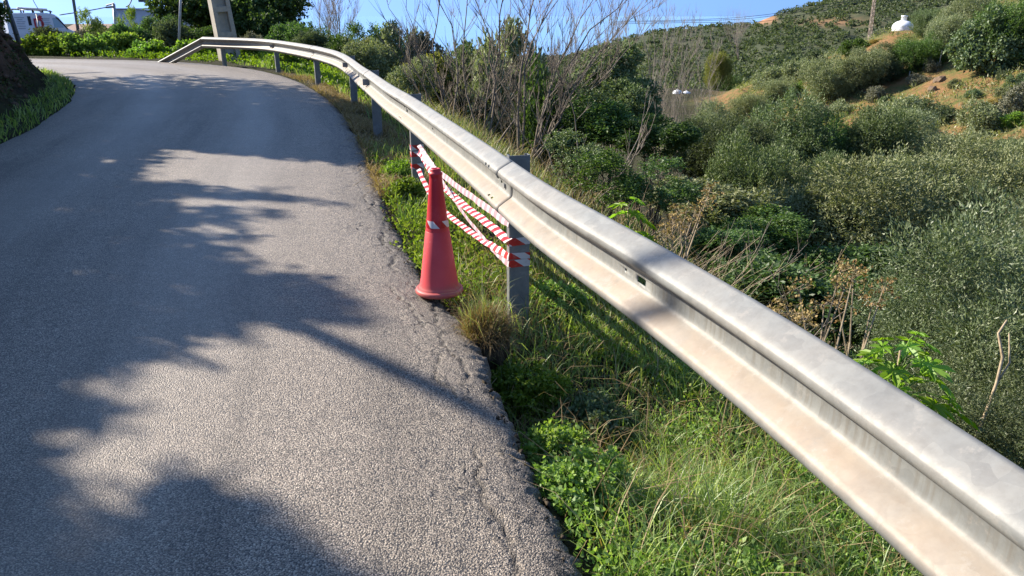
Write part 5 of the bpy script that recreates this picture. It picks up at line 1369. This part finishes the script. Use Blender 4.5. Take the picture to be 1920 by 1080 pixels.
weeds('far_verge_weeds', 'fresh', P, 9, .22, .07, .05)
# strip of grass along the foot of the earth bank
x = rng.uniform(-18, -4.5, 60000); y = rng.uniform(6, 24, 60000); z, _, _, dR, dL = ground_z(x, y, True)
k = (dL > -.04) & (dL < .52 + .4 * fbm(x, y, 3)) & (rng.random(60000) < 1.0 - .25 * np.clip(dL, 0, 2)); P = np.stack([x, y, z], -1)[k]
V, Q, T3 = blades(rng, P, rng.uniform(.05, .16, len(P)), .014, .8, .8)
tag(link('bank_grass', mesh_np('bank_grass', V, Q, T3), M['grass']), kind='stuff')
k = (dL > 1.0) & (dL < 4) & (fbm(x * .9, y * .9 + 31, 3) > .1); P = np.stack([x, y, z], -1)[k]
V, Q, T3 = blades(rng, P, rng.uniform(.1, .4, len(P)), .014, 1.2, 1.4)
tag(link('bank_straw', mesh_np('bank_straw', V, Q, T3), M['straw']), kind='stuff')
# rubble, clods and hanging dead weeds on the earth bank
k = (dL > .55) & (dL < 3.2) & (rng.random(60000) < .22); P = np.stack([x, y, z], -1)[k]; n = len(P)
sz = .02 + .09 * rng.random((n, 1, 1)) ** 3
ico = np.array([(0, 0, 1), (.9, 0, .2), (.28, .85, .2), (-.73, .53, .2), (-.73, -.53, .2), (.28, -.85, .2), (0, 0, -.8)])
Vr = P[:, None, :] + ico[None] * sz * rng.uniform(.6, 1.4, (n, 7, 3))
i = np.arange(n) * 7
T3 = np.concatenate([np.stack([i, i + 1 + a, i + 1 + (a + 1) % 5], 1) for a in range(5)] + [np.stack([i + 6, i + 1 + (a + 1) % 5, i + 1 + a], 1) for a in range(5)])
M['rubble'] = plain('bank_earth_clods', (0.13, 0.085, 0.058), 0.95, 0, 0.45, 3.0, 0.1)
tag(link('bank_rubble', mesh_np('bank_rubble', Vr.reshape(-1, 3), None, T3), M['rubble']), kind='stuff')
k = (dL > .7) & (dL < 4) & (fbm(x * 1.1 + 3, y * 1.1 + 11, 3) > -.02) & (rng.random(60000) < .35); P = np.stack([x, y, z], -1)[k]
V, Q = spray_leaves(rng, P, unit(np.array([.5, -.2, .6]) + .6 * rng.normal(size=P.shape)), 8, .22, .06, .035, 1.0, .03)
tag(link('bank_weeds', mesh_np('bank_weeds', V, Q), M['scrub']), kind='stuff')
# loose chips broken off the asphalt edge
P, dR = scatter(rng, 26000, -1.2, .5, 1.0, 6.5, -.035, .22, lambda x, y, d: .6 * np.exp(-np.abs(d - .03) / .05)); n = len(P); P[:, 2] = np.where(dR < .02, np.maximum(P[:, 2], -.045 * np.exp(dR / .05) - .008), P[:, 2])
d = rng.normal(size=(n, 4, 3)) * .006 * rng.uniform(.5, 2.0, (n, 1, 1)) + P[:, None, :] + np.array([0, 0, .006])
i = np.arange(n) * 4
T3 = np.concatenate([np.stack([i + a, i + b, i + c], 1) for a, b, c in ((0, 1, 2), (0, 2, 3), (0, 3, 1), (1, 3, 2))])
tag(link('asphalt_crumbs', mesh_np('asphalt_crumbs', d.reshape(-1, 3), None, T3), M['clod']), kind='stuff')

# leafy clumps crowding the broken edge in front
kind('clover', [crown_mesh('clover_crown', 161 + i, (1, 1, .7), .45, 520, 12, .3, .11, .08, 9, 1.1, .5) for i in range(3)], [trunk_mesh('clover_stems', 73 + i, 1, (.7, .7, .5), .45, 6, .03) for i in range(2)], 'weed')
for j, (u, v, r, m, lab) in enumerate([(985, 765, .15, 'weed', 'bright leafy weed clump on the broken asphalt edge just below the dark hollow'), (1045, 905, .16, 'weed', 'leafy weed clump spilling over the asphalt edge near the bottom of the view'), (1035, 850, .09, 'fresh', 'small yellow green weed clump between two larger leafy clumps at the asphalt edge'), (1090, 960, .15, 'weed', 'lowest leafy weed clump at the asphalt edge'), (1120, 820, .15, 'ivy', 'darker leafy weed clump in the grass under the barrier'), (765, 385, .16, 'weed', 'leafy weed clump on the asphalt edge behind the cone'), (745, 345, .15, 'fresh', 'yellow green weed clump beside the paper scrap'), (1040, 590, .15, 'weed', 'leafy weed clump in the grass right of the taped post')]):
    p, t_ = at(u, v, 2.0), 0
    P_, t_ = hit(u, v, 1.5, 12)
    plant('clover', 'leafy_weed', lab, 'weed', (P_[0], P_[1], P_[2] + .02), (r * 1.3, r * 1.3, r * 1.2), 'leafy weed clumps along the asphalt edge', m)
# dry tuft hanging over the washed out hole by the post
tu = empty('dry_grass_tuft', (-.135, 3.62, -.06)); tag(tu, 'clump of dry grass on an earth clod at the foot of the taped post', 'grass tuft')
bm = bmesh.new(); bmesh.ops.create_icosphere(bm, subdivisions=3, radius=1)
for v in bm.verts:
    f = 1 + .5 * float(fbm(np.array(v.co.x * 3 + 5), np.array(v.co.y * 3 + v.co.z * 2), 3)); v.co = Vector((v.co.x * .12 * f, v.co.y * .12 * f, v.co.z * .15 * f - .06))
me = bpy.data.meshes.new('clod'); bm.to_mesh(me); bm.free(); link('clod', me, M['clod'], tu)
d = unit(rng.normal(size=(2600, 3)) + np.array([0, 0, .5])); P = d * np.array([.115, .11, .085]) + np.array([0, 0, -.01])
V, Q, T3 = blades(rng, P, rng.uniform(.025, .075, 2600), .003, 1.6, 1.4, d * 1.5)
link('blades', mesh_np('blades', V, Q, T3), M['straw'], tu)
V, Q, T3 = blades(rng, P[:160], rng.uniform(.12, .3, 160), .003, .7, .8)
link('tall_blades', mesh_np('tall_blades', V, Q, T3), M['tallgrass'], tu)
# rubbish scrap on the verge
q = aty(752, 330, 7.05)
bm = bmesh.new(); bmesh.ops.create_grid(bm, x_segments=6, y_segments=5, size=.09)
for v in bm.verts: v.co.z += .03 * random.Random(int(v.co.x * 1e4 + v.co.y * 1e3)).uniform(-1, 1)
me = bpy.data.meshes.new('paper'); bm.to_mesh(me); bm.free()
o = link('paper_scrap', me, M['paper'], None, (q[0], q[1], gz(q[0], q[1]) + .06)); tag(o, 'crumpled grey paper scrap on the verge behind the cone', 'litter')
md = o.modifiers.new('t', 'SOLIDIFY'); md.thickness = .002

# ------------------------------------------------------------------ castor plants, dried umbels, dry stalks
def palm_leaf_mesh(name, lobes, L, seed):
    rng = random.Random(seed); V = [(0, 0, 0)]; F = []
    for i in range(lobes):
        a = math.radians(-150 + 300 * i / (lobes - 1)); l = L * (1 - .38 * abs(i / (lobes - 1) - .5) * 2) * rng.uniform(.9, 1.08)
        w = .26 * l
        c, s = math.cos(a), math.sin(a)
        def pt(r, t, z): return (r * s + t * c, r * c - t * s, z)
        b = len(V)
        V += [pt(l * .35, -w * .5, .012), pt(l * .65, -w * .62, .01), pt(l, 0, -.10 * l), pt(l * .65, w * .62, .01), pt(l * .35, w * .5, .012), pt(l * .4, 0, -.012), pt(l * .68, 0, -.03 * l - .01)]
        F += [(0, b, b + 5), (0, b + 5, b + 4), (b, b + 1, b + 6, b + 5), (b + 5, b + 6, b + 3, b + 4), (b + 1, b + 2, b + 6), (b + 6, b + 2, b + 3)]
    me = bpy.data.meshes.new(name); me.from_pydata(V, [], F); me.update(); return me
PL_ = [palm_leaf_mesh('castor_leaf', 8, .2, 3), palm_leaf_mesh('castor_leaf', 7, .14, 4)]
for m_ in PL_: m_.materials.append(M['castor'])
def castor(lab, top, H, n, seed, spread):
    rng = random.Random(seed); b = Vector((top[0], top[1], top[2] - H)); root = empty('castor_plant', b); tag(root, lab, 'castor plant')
    MB().tube([(0, 0, -.3), (.02, 0, H * .5), (0, .01, H)], [.014, .012, .006], 6).build('stem', M['drystem'], root, True)
    st = MB()
    for i in range(n):
        a = i * 2.4 + rng.uniform(-.3, .3); f = i / n; r = spread * (1 - .75 * f) * rng.uniform(.75, 1.1); z = H * (.55 + .45 * f) + rng.uniform(-.03, .05)
        e = Vector((r * math.cos(a), r * math.sin(a), z + .06 * f)); st.tube([(0, 0, z * .88), (e.x * .55, e.y * .55, z + .03), e], .004, 4)
        o = bpy.data.objects.new('leaf', PL_[i % 2]); COL.objects.link(o); o.parent = root; o.location = e
        tilt = rng.uniform(.2, .75) * (1 - .4 * f)
        o.rotation_euler = (Matrix.Rotation(a - math.pi / 2, 3, 'Z') @ Matrix.Rotation(-tilt, 3, 'X') @ Matrix.Rotation(rng.uniform(-.25, .25), 3, 'Y')).to_euler()
        s = rng.uniform(.75, 1.1) * (1 - .35 * f); o.scale = (s, s, s)
    st.build('leaf_stalks', M['fresh'], root)
castor('bright castor plant with star shaped leaves just above the middle of the barrier', at(1178, 392, 5.6), .75, 14, 3, .2)
castor('spreading green castor plant between the barrier and the nearest olive', at(1690, 655, 4.3), .8, 30, 8, .34)
def umbel(lab, base, hds, seed):
    rng = random.Random(seed); nr = np.random.default_rng(seed); b = Vector(base); root = empty('dry_umbel_plant', b); tag(root, lab, 'dried plant', 'dried plants behind the barrier')
    mb = MB(); pts = []; dirs = []
    for h in hds:
        e = Vector(h) - b; m = e * .5 + Vector((rng.uniform(-.06, .06), rng.uniform(-.06, .06), .04))
        mb.tube([(0, 0, -.2), e * .25 + Vector((rng.uniform(-.02, .02), 0, .03)), m, e], [.010, .009, .007, .004], 5)
        for k in range(11):
            d = Vector((rng.gauss(0, 1), rng.gauss(0, 1), rng.gauss(.4, .8))).normalized() * rng.uniform(.05, .10)
            mb.tube([e, e + d], [.0018, .001], 3, False)
            for _ in range(8): pts.append(e + d + Vector((rng.gauss(0, .014), rng.gauss(0, .014), rng.gauss(0, .010)))); dirs.append((rng.gauss(0, 1), rng.gauss(0, 1), rng.gauss(.3, 1)))
    mb.build('stems', M['drystem'], root)
    V, Q = leaf_quads(nr, np.array([tuple(p) for p in pts]), unit(np.array(dirs)), .022, .016)
    link('seed_heads', mesh_np('seed_heads', V, Q), M['umbel'], root)['kind'] = 'stuff'
p = at(1540, 700, 4.3); umbel('dried umbel plant with rust brown seed heads close behind the barrier', (p[0], p[1], gz(p[0], p[1])), [at(u, v, 4.3 + (i % 3 - 1) * .12) for i, (u, v) in enumerate([(1478, 590), (1498, 545), (1460, 590), (1492, 605), (1545, 572), (1598, 525), (1582, 545), (1480, 620), (1510, 600), (1575, 510)])], 5)
p = at(1590, 690, 4.8); umbel('taller sparse dried umbel stem right of the rust brown one', (p[0], p[1], gz(p[0], p[1])), [at(u, v, 4.8) for u, v in [(1600, 520), (1572, 575), (1635, 570), (1655, 545)]], 6)
p = at(1270, 470, 5.6); umbel('pale dried umbel plant right of the bright castor plant', (p[0], p[1], gz(p[0], p[1])), [at(u, v, 5.6 + (i % 2) * .2) for i, (u, v) in enumerate([(1262, 420), (1248, 430), (1285, 425), (1300, 405), (1320, 378), (1330, 360), (1240, 445), (1275, 405)])], 7)
p = at(1850, 790, 4.4)
sv = empty('dry_vine', (p[0], p[1], gz(p[0], p[1]))); tag(sv, 'dry orange brown vine stem hanging through the nearest olive', 'vine')
MB().tube([Vector(at(u, v, 4.75)) - sv.location for u, v in ((1826, 830), (1850, 770), (1868, 720), (1880, 670), (1872, 625), (1888, 600))], [.012, .011, .010, .010, .009, .006], 6).tube([Vector(at(u, v, 4.75)) - sv.location for u, v in ((1868, 720), (1893, 680), (1892, 625))], [.008, .007, .004], 5).build('stem', M['drystem'], sv, True)
def stalks(lab, u, v, t, du, dv, n, L, seed, mat='drystem', group='bundles of dry stalks on the slope'):
    rng = random.Random(seed); p = at(u, v, t); b = Vector((p[0], p[1], gz(p[0], p[1]))); root = empty('dry_stalks', b); tag(root, lab, 'dry stalks', group)
    mb = MB()
    for i in range(n):
        s = Vector((rng.gauss(0, .22), rng.gauss(0, .2), 0)); d = Vector((rng.gauss(.5, .5), rng.gauss(-.1, .35), rng.uniform(.5, 1.2))).normalized() * L * rng.uniform(.5, 1.2)
        q = s + d * .5 + Vector((rng.uniform(-.05, .05), 0, .03))
        mb.tube([s + Vector((0, 0, -.1)), q, s + d], [.0045, .0035, .002], 4, False)
        for k in range(3):
            a = s.lerp(s + d, rng.uniform(.4, .9)); e = a + (d.normalized() + Vector((rng.uniform(-1, 1), rng.uniform(-1, 1), rng.uniform(0, .6))) * .7) * L * .22
            mb.tube([a, e], [.002, .001], 3, False)
    mb.build('stems', M[mat], root)
for i, (u, v, t, n, L, lab) in enumerate([(1260, 395, 7.5, 16, .9, 'dry stalks leaning right beside the bright castor plant'), (1330, 440, 8.2, 16, 1.0, 'dry stalks leaning over the vivid green creeper'), (1400, 470, 9.0, 14, 1.1, 'grey dry stalks at the edge of the valley shade'), (1060, 260, 9.5, 16, .8, 'dry stalks right of the barrier post top'),
                                         (1130, 310, 10, 14, .9, 'dry stalks rising from the green bramble mound'), (1290, 310, 12, 14, 1.1, 'dry stalks in front of the dull green tree'), (1560, 480, 10.5, 18, 1.3, 'fallen grey stalks under the large middle tamarisk'), (1430, 600, 6.0, 9, .7, 'dry stalks left of the rust brown umbels'), (1300, 520, 6.6, 14, .8, 'dry stalks close behind the barrier right of the pale umbels'), (1370, 520, 7.4, 14, .9, 'tangle of dry stalks in the shade above the slot in the barrier'), (1460, 500, 8.2, 12, 1.0, 'dry stalks in deep shade above the rust brown umbels'), (1190, 340, 8.0, 12, .7, 'short dry stalks above the bright castor plant'), (1010, 210, 10.5, 14, .7, 'pale dry stalks below the largest bare tree')]):
    stalks(lab, u, v, t, 0, 0, n, L, 60 + i, 'pale_twig' if i % 2 else 'drystem')
